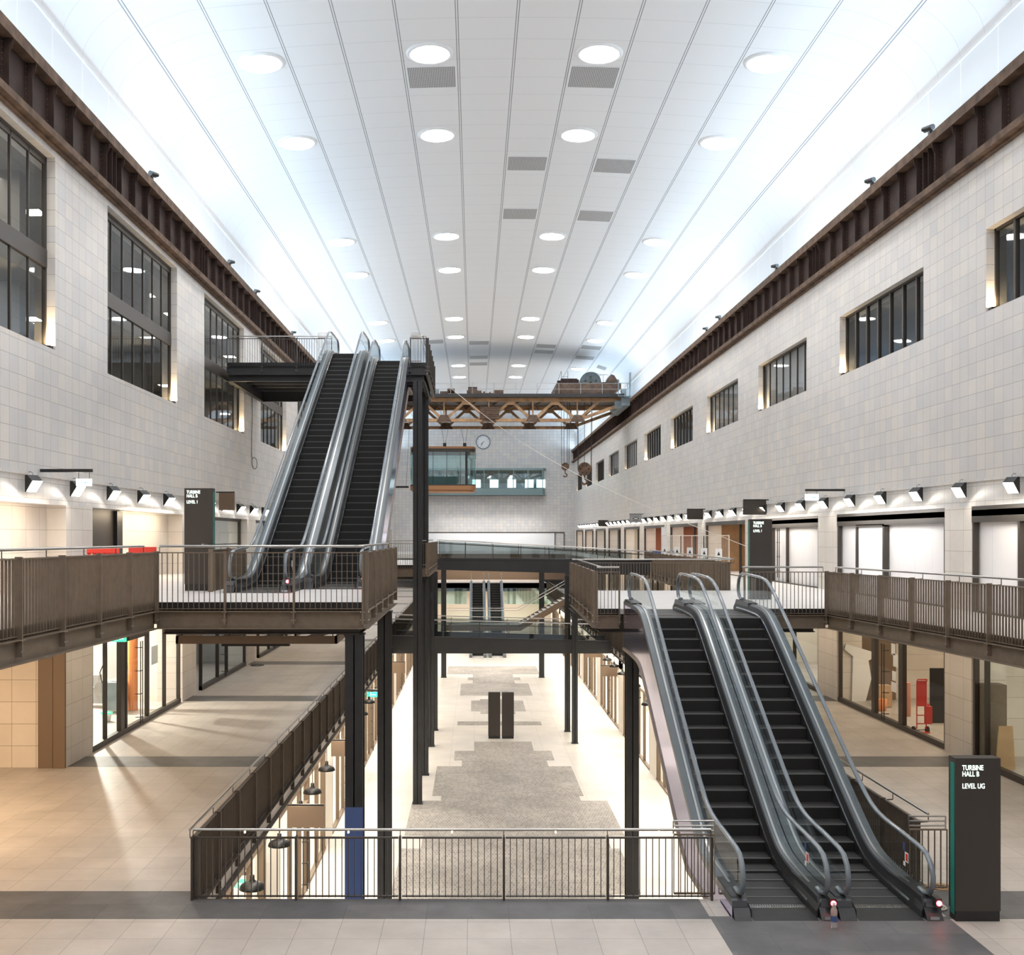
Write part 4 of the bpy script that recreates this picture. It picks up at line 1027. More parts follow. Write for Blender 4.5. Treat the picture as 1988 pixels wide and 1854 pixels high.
for xx, nm in ((.78,'left'),(1.53,'right')):
    totem(xx, 59, ZLG, '%s one of two dark totems side by side on the lower floor' % nm, [], w_=.66, h_=2.55)
# ------------------------------------------------------------------ hanging signs
def sign_box(side, y, w_, z0, z1, label, mt='bronze_d', face=None, text=None, x=None, name='projecting_sign'):
    xx = x if x is not None else (XL if side < 0 else XR); q = -side
    o = empty(name, (xx, y, z0), label, 'sign')
    a, b_ = sorted((q*.12, q*(.12+w_)))
    m = MB(); m.box(a, b_, -.07, .07, 0, z1-z0); m.make('sign_box', M[mt], o)
    m = MB(); m.box(0, q*(.12+w_), -.02, .02, z1-z0, z1-z0+.05); m.make('bracket', M['black'], o)
    if text: 
        m = MB(); m.box(a+.22*w_, b_-.2*w_, -.08, -.07, .28*(z1-z0), .68*(z1-z0)); m.make('logo_plate', M['black'], o)
        txt(text, (z1-z0)*.42, ((a+b_)/2, -.085, .34*(z1-z0)), (PI/2,0,0), M['paper'], o, align='CENTER', depth=.003)
    return o
sign_box(-1, 43.2, .62, 6.95, 7.65, 'blank brown projecting sign behind the left totem', mt='bronze_l')
sign_box(1, 47.3, 1.0, 6.85, 7.48, 'blank dark projecting sign on the right band, nearer one above the totem')
sign_box(1, 60.3, .9, 6.85, 7.40, 'blank dark projecting sign on the right band, second from the camera')
sign_box(1, 82.3, .95, 6.95, 7.58, 'silver projecting sign with a small black logo plate on the right band', mt='grey', text='OMO')
sign_box(1, 103, .95, 6.85, 7.4, 'blank dark projecting sign on the right band, third and farthest')
sign_box(-1, 29.6, .98, -2.13, -1.55, 'tan blank sign hanging under the left gallery behind the dome lamps', mt='bronze_l', x=-5.25)
sign_box(-1, 38.5, .8, -2.0, -1.45, 'tan blank sign under the left gallery, second from the camera', mt='bronze_l', x=-5.25)
sign_box(-1, 65, .95, -2.4, -1.75, 'tan blank sign under the left gallery, seen between the dark columns', mt='bronze_l', x=-5.25)
sign_box(1, 61.6, .95, -2.15, -1.55, 'tan blank sign under the right gallery, nearer one', mt='bronze_l', x=8.35)
sign_box(1, 69.5, .95, -1.95, -1.5, 'tan blank sign under the right gallery, farther one', mt='bronze_l', x=8.35)
o = sign_box(1, 53.6, .55, -2.85, -2.2, 'grey boxed sign with white letters beside the mirrored escalator flank', mt='bluegrey', x=8.35)
txt('BO', .34, (-.62, -.075, .2), (PI/2,0,0), M['glow_white'], o)
def exit_sign(x, y, z, w_, label, arm=None, green=False, lift=0):
    o = empty('exit_sign', (x, y, z), label, 'exit sign')
    m = MB(); m.box(0, w_, -.03, .03, 0, .19*w_/.4); m.make('lit_panel', M['signg'] if green else M['glow_white'], o)
    h = .19*w_/.4
    m = MB(); c = w_*.35
    if True:   # running figure and arrow
        m.box(c-.02*w_,c+.03*w_,-.034,-.03,h*.35,h*.68); m.box(c+.0*w_,c+.05*w_,-.034,-.03,h*.72,h*.86)
        m.bar((c,-.032,h*.38),(c-.1*w_,-.032,h*.12),.004,.03*w_,up=(0,1,0)); m.bar((c+.01,-.032,h*.38),(c+.1*w_,-.032,h*.15),.004,.03*w_,up=(0,1,0))
        m.bar((c,-.032,h*.6),(c+.12*w_,-.032,h*.55),.004,.025*w_,up=(0,1,0)); m.box(w_*.62,w_*.85,-.034,-.03,h*.42,h*.52)
        m.prism([(w_*.62,h*.3),(w_*.62,h*.64),(w_*.52,h*.47)],'y',-.034,-.03)
    m.make('running_figure', M['glow_white'] if green else M['signg'], o)
    if arm:
        m = MB(); m.box(arm[0], arm[1], -.04, .04, arm[2], arm[2]+.075); m.make('support_bar', M['black'], o)
        m = MB(); e = arm[0] if abs(arm[0]) > abs(arm[1]) else arm[1]
        for k in (.05, w_-.05): m.cyl((k,0,h),(k,0,arm[2]),.006,n=5)
        if lift: m.cyl((w_/2,0,arm[2]+.05),(w_/2,0,arm[2]+.05+lift),.012,n=6)
        m.make('hanger', M['black'], o)
    return o
exit_sign(-9.50, 25.6, 7.10, .36, 'small lit exit sign hanging from a black bar on the left wall', arm=(-.86, .38, .33))
exit_sign(11.62, 37.6, 7.16, .46, 'small lit exit sign hanging from a black bar on the right wall', arm=(0, 1.40, .32))
exit_sign(-9.0, 26.6, 3.28, .36, 'green lit exit sign below the left level-one walkway', green=True, arm=(-.05,.4,.25), lift=.88)
exit_sign(-5.93, 26.0, -2.62, .42, 'green lit exit sign low on the left inside the nearest lower shop', green=True, arm=(-.02,.44,.3), lift=1.5)
exit_sign(-5.2, 52.0, -1.9, .5, 'green lit exit sign under the left gallery beyond the dark columns', green=True, arm=(-.1,.5,.3), lift=1.1)
# ------------------------------------------------------------------ end wall: bay window, clock, doorway
o = empty('bay_window', (-6.6, YE, 11.2), 'long pale teal control room bay window projecting from the end wall', 'bay window')
m = MB(); m.prism([(0,0),(0,-1.0),(.35,-1.5),(15.45,-1.5),(15.8,-1.0),(15.8,0)],'z',0,.85); m.prism([(0,0),(0,-1.1),(.3,-1.65),(15.5,-1.65),(15.9,-1.1),(15.9,0)],'z',.0,.12); m.make('apron', M['tealpaint'], o)
m = MB(); m.prism([(0,0),(0,-1.1),(.3,-1.65),(15.5,-1.65),(15.9,-1.1),(15.9,0)],'z',3.25,3.5); m.make('roof', M['tealpaint'], o)
for k in range(9):
    m = MB(); xx = .35+15.1*k/8; m.box(xx-.05,xx+.05,-1.52,-1.42,.85,3.3); m.make('mullion', M['tealpaint'], o)
m = MB(); m.add([(.35,-1.45,.85),(15.45,-1.45,.85),(15.45,-1.45,3.25),(.35,-1.45,3.25)],[(0,1,2,3)]); m.add([(15.45,-1.45,.85),(15.75,-1,.85),(15.75,-1,3.25),(15.45,-1.45,3.25)],[(0,1,2,3)]); m.make('glass_pane', M['glass_teal'], o)
m = MB(); m.box(.1,15.7,-.05,-.02,.85,3.25); m.make('inner_wall', M['bluegrey'], o)
for k, xx in enumerate((4.6,6.9,9.2,11.5,13.8,15.3)):
    m = MB(); m.box(xx-.55,xx+.55,-.1,-.06,1.05,2.1); m.make('reflection_patch', M['glow_white'], o)  # glowing white boxes stand in for reflections in the bay glass
o = empty('wall_clock', (1.18, YE-.02, 18.2), 'large round pale clock high on the end wall, hands pointing lower left', 'clock')
m = MB(); m.lathe([(0,-.05),(.82,-.05)],n=40,axis='y'); dl = m.make('dial', M['white'], o)
m = MB(); m.lathe([(.82,-.05),(.84,-.09),(.92,-.09),(.95,-.02),(.95,0)],n=40,axis='y'); m.make('rim', M['bluegrey'], o)
m = MB()
for k in range(12):
    q = PI/6*k; a = Vector((math.sin(q),0,math.cos(q))); m.bar(a*.62+Vector((0,-.06,0)), a*.78+Vector((0,-.06,0)), .03, .05, up=(0,1,0))
m.make('hour_marks', M['cable'], dl)
for nm, ang, L_, w_ in (('hour_hand', 7.55/12*2*PI, .48, .10), ('minute_hand', 35/60*2*PI, .76, .06)):
    m = MB(); a = Vector((math.sin(ang),0,math.cos(ang))); m.bar(a*-.15+Vector((0,-.08,0)), a*L_+Vector((0,-.08,0)), .02, w_, up=(0,1,0)); m.make(nm, M['black'], o)
o = empty('wide_opening', (-6.0, YE-.1, 3.93), 'wide white-lined opening with a door at the foot of the end wall', 'opening')
m = MB(); m.box(0,16.6,0,.05,0,2.39); m.make('lining', M['white'], o)
m = MB(); m.box(0,17.8,-.05,.02,2.39,2.51); m.box(17.7,17.8,-.05,.02,0,2.44); m.box(16.5,16.6,-.05,.02,0,2.44); m.make('frame', M['bronze_d'], o)
area('end_wall_fill', (2, YE-3.0, Z1L+3.5), (14, .5), 220, (1,.96,.92), (math.radians(20),0,0))  # fill added to brighten the end wall, not a fitting of the hall
area('end_lower_fill', (1.5, 119, 3.7), (12, 2), 260, WW)  # this and the next two are fills added to brighten the far storeys
area('end_lower_fill', (1.5, 118, -.9), (12, 6), 900, WW)
area('end_lower_fill', (1.5, 90, ZLG+4.4), (1, 8), 260, WW)
area('bridge_zone_fill', (1.5, 104, -.8), (4, 1), 60, WW)  # fill added to lift the dark zone between the bridges
# dark soffit & mid storey seen between bridges
m = MB(); m.box(VX0, VX1, VY1, VY1+.25, .45, 1.02); tag(m.make('floor_edge_beam', M['girder']), 'dark beam along the far edge of the void behind the distant escalators', 'beam')
m = MB(); m.box(-6.5, 10.3, 121, 121.3, 1.0, 3.9); struct(m.make('wall_far_brown', M['bronze_l']))
m = MB(); m.box(-10, 13, 121.3, YE, 3.4, 3.9); struct(m.make('floor_far_level_one', M['floor1']))
m = MB(); m.box(-5, -.8, 113.5, 113.56, -1.3, .5); m.box(3.2, 8.2, 113.5, 113.56, -1.3, .5); tag(m.make('green_glass_wall', M['glass_teal']), 'greenish glass wall behind the distant escalators', 'glass wall')
# stair with brown stringer
o = empty('staircase', (-2.1, 80, -.95), 'brown-edged staircase with glass sides between the two bridges', 'staircase')
st = [(0, 0), (6.0, 0), (9.6, 2.6)]
for yy, gn in ((0,'near'),(2.6,'far')):
    m = MB()
    m.bar((0,yy,.0),(5.6,yy,0),.1,.42); m.bar((5.5,yy,0),(9.4,yy,2.25),.1,.42,up=(0,0,1)); m.make('stringer', M['bronze_l'], o)
    m = MB(); m.cyl((0,yy,1.3),(5.4,yy,1.3),.03,n=6); m.cyl((5.4,yy,1.3),(9.4,yy,3.6),.03,n=6); m.make('handrail', M['rail'], o)
    m = MB(); m.add([(0,yy,.25),(5.4,yy,.25),(5.4,yy,1.2),(0,yy,1.2)],[(0,1,2,3)]); m.add([(5.4,yy,.25),(9.4,yy,2.5),(9.4,yy,3.5),(5.4,yy,1.2)],[(0,1,2,3)]); m.make('glass_panel', M['glass'], o)
m = MB(); m.box(0,5.5,0,2.6,.05,.15); m.make('landing', M['floor1'], o)
for k in range(13):
    m = MB(); m.box(5.5+k*.3,5.85+k*.3,.05,2.55,.18+k*.173,.24+k*.173); m.make('step', M['floor1'], o)
# ------------------------------------------------------------------ overhead crane
cr = empty('overhead_crane', (0, 88, 0), 'old bronze-brown overhead crane bridge spanning the hall near the ceiling', 'crane')
xs = [-6.10, -2.47, 1.20, 4.82, 8.47]
for gi, y in enumerate((0, 6.0)):
    zt, zb = 16.95, 15.42
    m = MB(); m.box(-9.6, 12.0, y-.2, y+.2, zt, zt+.25); m.box(-9.6, 12.0, y-.35, y+.35, zt+.25, zt+.30); m.make('top_chord', M['truss'], cr)
    m = MB(); m.box(-6.1, 8.5, y-.2, y+.2, zb-.12, zb+.12); m.bar((8.47,y,zb),(12.0,y,16.7),.4,.24); m.bar((-6.1,y,zb),(-9.5,y,16.7),.4,.24); m.make('bottom_chord', M['truss'], cr)
    for k, x in enumerate(xs):
        m = MB(); m.box(x-.06, x+.06, y-.1, y+.1, zb, zt); m.make('vertical', M['truss'], cr)
        m = MB(); m.prism([(x-.62, zb-.15), (x+.62, zb-.15), (x+.3, zb+.42), (x-.3, zb+.42)], 'y', y-.215, y-.2); m.make('gusset_plate', M['rust_g'], cr)
        for q in (-1, 1):
            a = x + q*.15; b_ = x + q*1.70
            m = MB(); m.bar((a, y, zb+.1), (b_, y, zt-.02), .22, .2, up=(0,1,0)); m.make('diagonal', M['truss'], cr)
    for x in xs[:-1]:
        m = MB(); m.box(x+1.81-.35, x+1.81+.35, y-.21, y-.2, zt-.28, zt); m.make('apex_plate', M['truss'], cr)
m = MB(); m.box(.45, 2.05, -.32, -.24, 15.5, 16.5)
for k in range(8): m.box(.45+k*.2, .5+k*.2, -.35, -.32, 15.5, 16.5)
for k in range(6): m.box(.45, 2.05, -.36, -.32, 15.55+k*.17, 15.6+k*.17)
m.make('lattice_plate', M['rust_g'], cr)
m = MB()
for x in [-6.1+.9*k for k in range(17)]: m.bar((x, 0, 17.0), (x+.9*(1 if int(x*10)%2 else -1), 6, 17.0), .1, .1)
m.make('top_bracing', M['rust_g'], cr)
m = MB(); m.box(-9.6, 12.2, -.95, -.3, 17.27, 17.33); m.box(-9.6, 12.2, -.98, -.95, 17.2, 17.48); m.box(-9.6,12.2,-.3,6.3,17.25,17.28); m.make('walkway', M['steel'], cr)
m = MB()
for x in [-8.95+1.76*k for k in range(12)]: m.box(x-.02, x+.02, -.97, -.94, 17.3, 18.35)
for z in (17.85, 18.32): m.box(-9.5, 12.1, -.965, -.945, z-.012, z+.012)
m.make('walkway_railing', M['grey'], cr)
m = MB(); m.box(12.0, 12.7, -.7, 6.8, 16.55, 17.25); m.box(11.5, 12.1, -.4, .4, 16.4, 17.0); m.make('end_carriage', M['bluegrey'], cr)
m = MB(); m.box(-10.2, -9.5, -.9, 7, 16.1, 17.25); m.make('end_carriage', M['bluegrey'], cr)
m = MB(); m.box(11.7, 12.75, -1.1, .6, 17.25, 17.32)
for (a, b_) in ((11.7,-1.1),(12.7,-1.1),(12.7,.6),(11.7,.6)): m.box(a-.03,a+.03,b_-.03,b_+.03,17.3,18.6)
for z in (17.8, 18.3): m.box(11.7,12.75,-1.12,-1.08,z,z+.04)
m.box(12.62,12.75,-1.0,-.7,17.3,19.2); m.box(12.0,12.4,-.8,-.2,17.3,17.9); m.make('operator_platform', M['bluegrey'], cr)
for k, (a, b_, h) in enumerate(((-2.8,-2.1,.45),(-2.0,-1.5,.3),(-.6,.2,.55),(1.6,2.4,.55),(.2,.6,.5),(-3.6,-2.9,.65))):
    m = MB(); m.box(a, b_, -.2, .5, 17.33, 17.33+h); m.box(a+.05, b_-.05, -.24, .54, 17.33, 17.42); m.make('gear_housing', M['rust_g'] if k != 5 else M['bluegrey'], cr)
for (a, b_, r, z) in ((-2.2,-1.6,.2,17.85),(-.5,.25,.22,17.95)):
    m = MB(); m.cyl((a,0.1,z),(b_,0.1,z),r,n=14); m.make('drive_motor', M['rust'], cr)
m = MB(); m.cyl((.6,0,17.6),(1.65,0,17.6),.06,n=8); m.cyl((.75,0,17.6),(.9,0,17.6),.2,n=12); m.cyl((1.25,0,17.6),(1.35,0,17.6),.15,n=12); m.make('drive_shaft', M['rust_g'], cr)
# crab (trolley)
cb = empty('crane_crab', (9.1, 91, 17.45), 'rusty crab trolley with a big grey wheel on top of the crane bridge', 'crane trolley')
m = MB(); m.prism([(-2.5,.0),(2.1,.0),(2.95,.55),(2.95,1.0),(-2.35,1.0),(-2.35,.9)], 'y', -3.2, 2.8); m.make('chassis', M['rust_g'], cb)
m = MB(); m.prism([(-2.75,-.1),(2.3,-.1),(2.3,.04),(-2.75,.04)], 'y', -3.3, 2.9); m.make('base_rail', M['steel'], cb)
m = MB(); m.smooth = False
m.lathe([(.30,-.28),(.84,-.28),(.88,-.32),(.88,.32),(.30,.32)], (.5,-2.4,1.12), 32, 'y'); m.lathe([(0,-.20),(.30,-.20),(.62,-.16),(.8,-.20)], (.5,-2.4,1.12), 32, 'y'); gw = m.make('gear_wheel', M['wheelgrey'], cb)
m = MB()
for k in range(5):
    q = PI/2+2*PI*k/5; m.cyl((.5+.45*math.cos(q), -2.73, 1.12+.45*math.sin(q)), (.5+.45*math.cos(q), -2.5, 1.12+.45*math.sin(q)), .09, n=12)
m.cyl((.5,-2.8,1.12),(.5,-2.5,1.12),.12,n=12); m.make('wheel_holes', M['black'], gw)
m = MB(); m.cyl((-1.9,-1.9,1.2),(-.55,-1.9,1.2),.36,n=18); m.cyl((-2.2,-1.9,1.2),(-1.9,-1.9,1.2),.2,n=14); m.box(-1.7,-.7,-2.2,-1.5,1.0,1.35); m.cyl((-.55,-1.9,1.2),(-.4,-1.9,1.2),.28,n=14); m.make('motor', M['rust'], cb)
m = MB(); m.prism([(1.85,1.0),(2.75,1.0),(2.75,1.35),(2.5,1.75),(2.25,1.85),(2.0,1.6),(1.85,1.3)], 'y', -2.4, -1.3); m.cyl((2.75,-1.8,1.25),(2.95,-1.8,1.25),.25,n=14); m.cyl((1.4,-1.8,1.15),(1.85,-1.8,1.15),.12,n=10); m.make('gear_case', M['rust_g'], cb)
m = MB(); m.bar((-2.3,-3,1.0),(-1.95,-3,2.0),.03,.03); m.bar((-1.95,-3,1.0),(-1.95,-3,2.0),.03,.03); m.bar((-1.4,-3,1.0),(-1.4,-3,2.0),.03,.03); m.bar((-1.9,-3,1.55),(-1.4,-3,1.55),.02,.02); m.bar((1.3,-3,1.7),(1.9,-3,1.7),.03,.03); m.bar((1.5,-3,1),(1.5,-3,1.7),.03,.03); m.make('hand_rails', M['steel'], cb)
# hooks
def hook_block(x, y, z, r, label, ztop, cabs):
    o = empty('crane_hook', (x, y, z), label, 'crane hook')
    m = MB(); m.cyl((0,-.12,0),(0,.12,0),r,n=24); m.cyl((0,-.18,0),(0,.18,0),r*.22,n=12); m.box(-r*.9,r*.9,-.14,.14,-r*.35,r*.35); m.make('pulley_block', M['rust_l'], o)
    m = MB()
    for k in range(6):
        q = 2*PI*k/6; m.cyl((r*.65*math.cos(q),-.14,r*.65*math.sin(q)),(r*.65*math.cos(q),-.11,r*.65*math.sin(q)),r*.12,n=8)
    m.make('holes', M['black'], o)
    m = MB(); rr = r*.42; cz = -r-.25-rr
    m.cyl((0,0,-r*.8),(0,0,cz+rr),r*.13,n=8)
    m.tube([(rr*math.cos(q), 0, cz+rr*math.sin(q)) for q in [PI/2 - 2*PI*.72*k/14 for k in range(15)]], r*.16, n=8); m.make('hook', M['rust_l'], o)
    m = MB()
    for c in cabs: m.cyl((c*r,0,0),(c*r*1.1,0,ztop-z),.022,n=5)
    m.make('hoist_ropes', M['cable'], o)
hook_block(7.65, 90, 11.75, .33, 'small crane hook hanging on thin ropes, left of the large one', 17.4, (-.9,-.3,.5,.95))
hook_block(9.27, 90, 11.55, .56, 'large rusty crane hook block with round holes', 17.4, (-1.0,-.9,0,.95,1.05))
# suspended glass cabin
o = empty('glass_cabin', (-5.4, 90, 9.8), 'glass cabin with a copper-brown base hanging from the overhead crane', 'cabin')
W_, D_, H_ = 5.55, 4.0, 3.5
def rrect(w, d, r, n=5):
    pts = []
    for (cx, cy, a0) in ((w-r, r, -90), (w-r, d-r, 0), (r, d-r, 90), (r, r, 180)):
        for k in range(n+1):
            q = math.radians(a0+90*k/n); pts.append((cx+r*math.cos(q), cy+r*math.sin(q)))
    return pts
rp = rrect(W_, D_, .7)
m = MB(); m.prism(rp, 'z', .0, .36); m.prism([(x*.94+.17, y*.94+.12) for x, y in rp], 'z', -.14, 0); m.make('base_tray', M['copper'], o)
m = MB(); m.prism(rp, 'z', .36, .46); m.make('floor_band', M['bronze_d'], o)
m = MB(); m.prism(rp, 'z', H_-.02, H_+.10); m.prism([(x*.96+.11, y*.96+.08) for x, y in rp], 'z', H_+.1, H_+.16); m.make('roof', M['copper'], o)
m = MB(); m.prism([(x*.99+.03, y*.99+.02) for x, y in rp], 'z', H_-.32, H_-.02); m.make('roof_band', M['bronze_d'], o)
m = MB(); n = len(rp)
m.add([(x,y,.46) for x,y in rp]+[(x,y,H_-.3) for x,y in rp], [(i,(i+1)%n,n+(i+1)%n,n+i) for i in range(n)]); m.make('glass_wall', M['glass_teal'], o)
for xx in (.75, 1.95, 3.1, 4.25, 4.75):
    m = MB(); m.box(xx-(.10 if xx in (4.75,) else .02), xx+(.10 if xx in (4.75,) else .02), -.02, .04, .46, H_-.3); m.make('mullion', M['black'], o)
m = MB()
for xx in (1.2, 2.9, 4.6):
    for dx in (-.35, .25): m.cyl((xx, 1, H_+.15), (xx+dx, 4.0, 15.45-9.8), .015, n=5)
m.make('suspension_wires', M['cable'], o)
for xx in (1.2, 2.9, 4.6):
    m = MB(); m.box(xx-.14,xx+.14,.8,1.2,H_+.14,H_+.5); m.make('wire_clamp', M['black'], o)
m = MB(); m.box(.6,4.6,3.0,3.1,.46,1.3); m.make('inner_bench', M['tealpaint'], o)
# bar left of the cabin
o = tag(MB().box(-8.2, -5.5, 89.9, 90.1, 9.95, 10.12).box(-7.5,-7.1,89.9,90.1,10.1,10.3).cyl((-8.1,90,10.1),(-8.1,93.9,16.2),.015,n=5).cyl((-5.7,90,10.1),(-5.7,93.9,15.4),.015,n=5).make('hanging_bar', M['black']), 'small dark bar hanging left of the glass cabin', 'bar')
# loose rope from crane and loop of cable on the left wall
pts = [(-2.2+ (13.2)*t, 87-  (87-40)*t, 18.2-(18.2-5.2)*t - 1.2*math.sin(PI*t)) for t in [k/24 for k in range(25)]]
m = MB(); m.tube(pts, .013, n=5); tag(m.make('slack_rope', M['rope']), 'thin pale rope sagging from the crane towards the right landing', 'rope')
zz = lambda px, py, D=50: ((XL+.03), D, EYE-(py-1041)*D/2080)
pts = [(XL+.03, 50.0, 12.4), (XL+.03, 50.1, 11.6), (XL+.03, 49.95, 10.6), (XL+.03, 49.9, 9.8)] + [(XL+.03, 50.6+.6*math.cos(q), 9.35+.27*math.sin(q)) for q in [PI*.9+2*PI*k/14 for k in range(14)]]
m = MB(); m.tube(pts, .014, n=5); tag(m.make('loop_cable', M['cable']), 'thin dark cable hanging down the left stone wall and ending in a loop', 'cable')
# ------------------------------------------------------------------ small things
# water bottle
o = empty('water_bottle', (5.415, 16.12, 0), 'clear plastic water bottle standing between the two near escalators', 'bottle')
gm = mat('bottle_plastic', (.85,.88,.90), .08, trans=.75); 
m = MB(); m.lathe([(0,0),(.045,0),(.05,.02),(.047,.06),(.05,.1),(.046,.2),(.05,.24),(.048,.28),(.02,.345),(.018,.36)], n=18); m.make('body', gm, o)
m = MB(); m.lathe([(.0505,.11),(.0505,.19)], n=18); m.make('label', M['blue'], o)
m = MB(); m.lathe([(.0475,.2),(.0515,.24),(.049,.28),(.021,.34)], n=18); m.make('pink_contents', mat('pink_drink', (.78,.58,.54), .15, trans=.5), o)
m = MB(); m.cyl((0,0,.355),(0,0,.385),.021,n=12); m.make('cap', M['paper'], o)
# cable coils
for i, (x, y, cols, lb) in enumerate(((7.22, 17.05, 'rope', 'coil of pale cable on the floor between the escalator and the totem'), (7.82, 18.0, 'wood', 'small tangle of orange-brown cable at the foot of the short return railing'))):
    m = MB(); r0 = .16 if i == 0 else .09
    for k in range(5):
        pts = [(x+ (r0+.03*k)*math.cos(q)+.02*math.sin(3*q+k), y+(r0+.02*k)*math.sin(q), .018+.006*math.sin(5*q)) for q in [2*PI*j/20 for j in range(21)]]
        m.tube(pts, .009, n=5)
    tag(m.make('cable_coil', M[cols]), lb, 'cable')
# red barriers on the left walkway
for i, (xa, y, w_) in enumerate(((-9.98, 27.6, .72), (-9.0, 27.9, .62))):
    o = empty('safety_barrier', (xa, y, Z1L), 'red plastic safety barrier behind the left walkway railing, %s one' % ('left' if i == 0 else 'right'), 'barrier', 'red barriers')
    m = MB(); m.box(0,w_*1.15,0,.06,.88,1.05); m.box(0,w_*1.15,0,.06,.35,.45); 
    for k in range(6): m.box(k*w_*1.15/6+.02, k*w_*1.15/6+.09, .0,.05,.15,.9)
    m.make('panel', M['red'], o)
    for xx in (.08, w_*1.05): m = MB(); m.box(xx-.04,xx+.04,-.25,.3,0,.08); m.make('foot', M['black'], o)
for i, (xa, y) in enumerate(((5.2, 46),(6.4,48),(5.6,50))): pass
# site fence with paper notices, on the right walkway
o = empty('site_fence', (0, 0, Z1R), 'pale mesh site fence with white notices in front of the right level-one units', 'fence')
fp = [(10.9, 62), (11.0, 57), (11.15, 52), (11.3, 47.5)]
m = MB()
for a, b_ in zip(fp[:-1], fp[1:]):
    for z in (.1, 1.0, 2.0): m.bar((a[0],a[1],z),(b_[0],b_[1],z),.04,.04)
    n = 16
    for k in range(n+1):
        t = k/n; m.bar((a[0]+(b_[0]-a[0])*t, a[1]+(b_[1]-a[1])*t, .1), (a[0]+(b_[0]-a[0])*t, a[1]+(b_[1]-a[1])*t, 2.0), .035 if k % 8 == 0 else .008, .035 if k % 8 == 0 else .008)
m.make('mesh_panels', M['cream'], o)
for k, (x, y) in enumerate(((10.92,60.5),(11.0,57.2),(11.08,54.2),(11.18,51.3),(11.26,48.6))):
    m = MB(); m.box(x-.32, x-.02, y-.02, y, .95, 1.4); m.make('paper_notice', M['paper'], o)
    m = MB(); m.prism([(x-.24, 1.1),(x-.10,1.1),(x-.17,1.28)],'y',y-.026,y-.02); m.make('printed_symbol', M['cable'], o)
tag(MB().box(10.9,11.2,62.3,62.4,Z1R,Z1R+2.5).make('leaning_panel', M['paper']), 'tall white panel standing behind the mesh site fence', 'panel')
tag(MB().box(10.6, 12.4, 66, 66.1, Z1R+.9, Z1R+1.05).box(10.6,10.66,66,66.1,Z1R,Z1R+1.1).box(12.34,12.4,66,66.1,Z1R,Z1R+1.1).make('blue_barrier_tape', M['blue']), 'blue barrier strip beyond the mesh site fence', 'barrier')
# red goods on the landing behind near escalators
for i, (x, y, c, hh, lb) in enumerate(((5.05,52,'red',1.1,'red-orange traffic post standing on the right upper-ground floor, left one'),)): 
    o = tag(MB().box(x+3.2,x+3.4,y,y+.2,0,1.5).make('traffic_post', M['red']), lb, 'post')
# sack truck
o = empty('sack_truck', (13.16, 31.9, .02), 'red sack truck with two wheels behind the glass of the right shopfront', 'sack truck')
m = MB()
for xx in (.02, .30): m.tube([(xx,0,.15),(xx,0,1.52),(xx,-.05,1.62)], .018, n=6)
m.bar((.02,-.05,1.62),(.30,-.05,1.62),.036,.036)
for z in (.3,.55): m.bar((.02,0,z),(.30,0,z),.03,.03)
m.box(-.02,.34,-.22,0,.05,.07); m.make('frame', M['red'], o)
m = MB(); m.box(.03,.29,-.02,.01,.82,1.58); m.make('back_panel', M['red'], o)
m = MB(); m.box(.26,.44,-.1,.05,.30,.82); m.cyl((.35,-.02,.82),(.35,-.02,.90),.03,n=8); m.make('red_box', M['red'], o)
for xx in (-.06, .34):
    m = MB(); m.cyl((xx-.03,.02,.11),(xx+.03,.02,.11),.11,n=18); m.cyl((xx-.035,.02,.11),(xx+.035,.02,.11),.04,n=10); m.make('wheel', M['rust'], o)
m = MB(); m.cyl((-.06,.02,.11),(.34,.02,.11),.014,n=6); m.make('axle', M['cable'], o)
tag(MB().box(14.35,14.95,33.7,33.76,.02,1.75).make('dark_board', M['black']), 'large dark board standing inside the right shopfront near its pier', 'board')
for i, (y, z, w_, h_) in enumerate(((33.25,2.2,.3,.35),(33.05,1.85,.35,.4),(33.2,1.4,.28,.3),(33.15,1.05,.4,.3))):
    tag(MB().box(13.06,13.07,y,y+w_,z,z+h_).make('paper_notice', M['paper']), 'white paper notice on the right shop glass, %s from the top' % nth(i), 'notice', 'paper notices on the right shop glass')
m = MB(); m.prism([(13.5,0),(14.0,0),(14.2,.8),(14.1,1.45),(14.35,1.6),(14.3,1.75),(13.3,2.05),(13.25,1.85),(13.55,1.6)],'y',38.3,38.34); tag(m.make('torn_sheet', M['paper']), 'torn pale sheet of board leaning inside the right shopfront', 'sheet')
tag(MB().lathe([(0,0),(.16,0),(.2,.38),(.0,.38)],(13.75,36.2,.02),16).make('orange_bucket', M['orange']), 'orange bucket on the floor inside the right shopfront', 'bucket')
tag(MB().box(13.95,14.4,36.9,37.3,.02,.75).make('cardboard_box', M['wood']), 'brown box beside the torn sheet inside the right shopfront', 'box')
tag(MB().box(13.9,15.2,38.6,38.7,.02,2.6).make('brown_panel', M['bronze_l']), 'brown wall panel behind the torn sheet inside the right shopfront', 'panel')
tag(MB().cyl((14.2,35.2,.02),(14.2,35.2,1.1),.14,n=14).make('paint_drum', M['terracotta']), 'reddish drum behind the door glass of the right shopfront', 'drum')
tag(MB().prism([(13.12,0.02),(13.62,.02),(13.55,1.12),(13.2,1.12)],'y',26.95,26.99).make('plywood_sheet', M['wood']), 'plywood sheet leaning inside the nearest right shopfront', 'plywood')
tag(MB().box(13.9,13.98,22.6,25.6,.9,2.9).make('concrete_panel', M['concrete']), 'grey wall panel inside the nearest right shopfront', 'panel')
tag(MB().box(13.12,13.6,27.35,27.8,.02,2.1).make('metal_cabinet', M['bronze']), 'olive-brown tall cabinet inside the nearest right shopfront', 'cabinet')
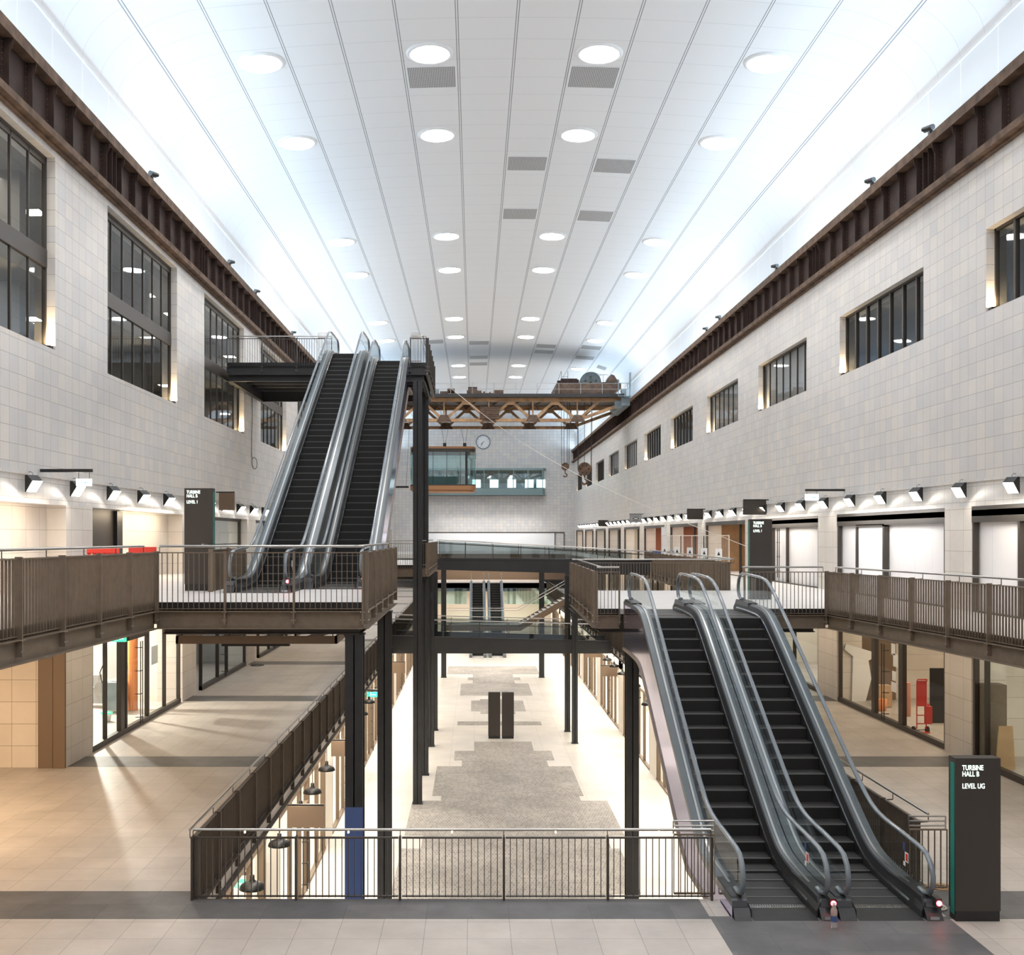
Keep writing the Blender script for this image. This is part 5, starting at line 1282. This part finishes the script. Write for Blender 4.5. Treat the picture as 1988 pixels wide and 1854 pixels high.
# left shop contents
tag(MB().cyl((-11.6,36.4,0),(-11.6,36.4,3.6),.17,n=20).make('orange_column', M['orange']), 'orange wrapped round column inside the left shopfront', 'column')
o = empty('floor_scrubber', (-13.1, 37.0, .02), 'grey floor machine with round disc inside the left shopfront', 'floor machine')
m = MB(); m.box(-.4,.4,-.3,.3,.15,.7); m.box(-.2,.2,-.15,.15,.7,1.1); m.make('body', M['grey'], o)
m = MB(); m.cyl((.5,-.45,.55),(.52,-.38,.57),.42,n=24); m.make('disc_brush', M['concrete'], o)
m = MB(); m.tube([(-.3,-.3,.7),(-.35,-.5,1.2),(.3,-.5,1.2),(.25,-.3,.7)],.02,n=6); m.make('push_bar', M['grey'], o)
o = empty('waste_bin', (-12.1, 36.0, .02), 'dark wheeled bin holding a white board inside the left shopfront', 'bin')
m = MB(); m.prism([(-.28,0.08),(.28,.08),(.34,1.0),(-.34,1.0)],'y',-.3,.3); m.make('bin_body', M['bluegrey'], o)
m = MB(); m.tube([(-.3,-.3,1.0),(-.32,-.45,1.35),(-.2,-.5,1.6)],.02,n=6); m.make('handle', M['cable'], o)
m = MB(); m.prism([(-.35,1.0),(.45,1.25),(.35,2.35),(-.45,2.05)],'y',.1,.13); m.make('white_board', M['paper'], o)
o = empty('small_bucket', (-11.7, 34.1, .02), 'small pale bucket with a green rim on the left shop floor', 'bucket')
m = MB(); m.lathe([(0,0),(.12,0),(.17,.26)],n=16); m.make('pail', M['paper'], o)
m = MB(); m.lathe([(.165,.24),(.185,.24),(.185,.28),(.165,.28)],n=16); m.make('rim', M['signg'], o)  # rim shares the lit sign's green and glows without being a lamp
tag(MB().box(XL-.12,XL-.11,34.9,35.6,1.7,2.3).make('paper_notice', M['paper']), 'white paper notice stuck on the left shopfront glass', 'notice')
m = MB(); m.lathe([(.12,0.01),(.2,.03),(.3,.03),(.32,.01)],(-9.9,48.9,0),18); tag(m.make('floor_mat_roll', M['cable']), 'dark round object lying on the left gallery floor beside the far pier', 'disc')
# small floor box lamps and cameras on handrails not modelled beyond this
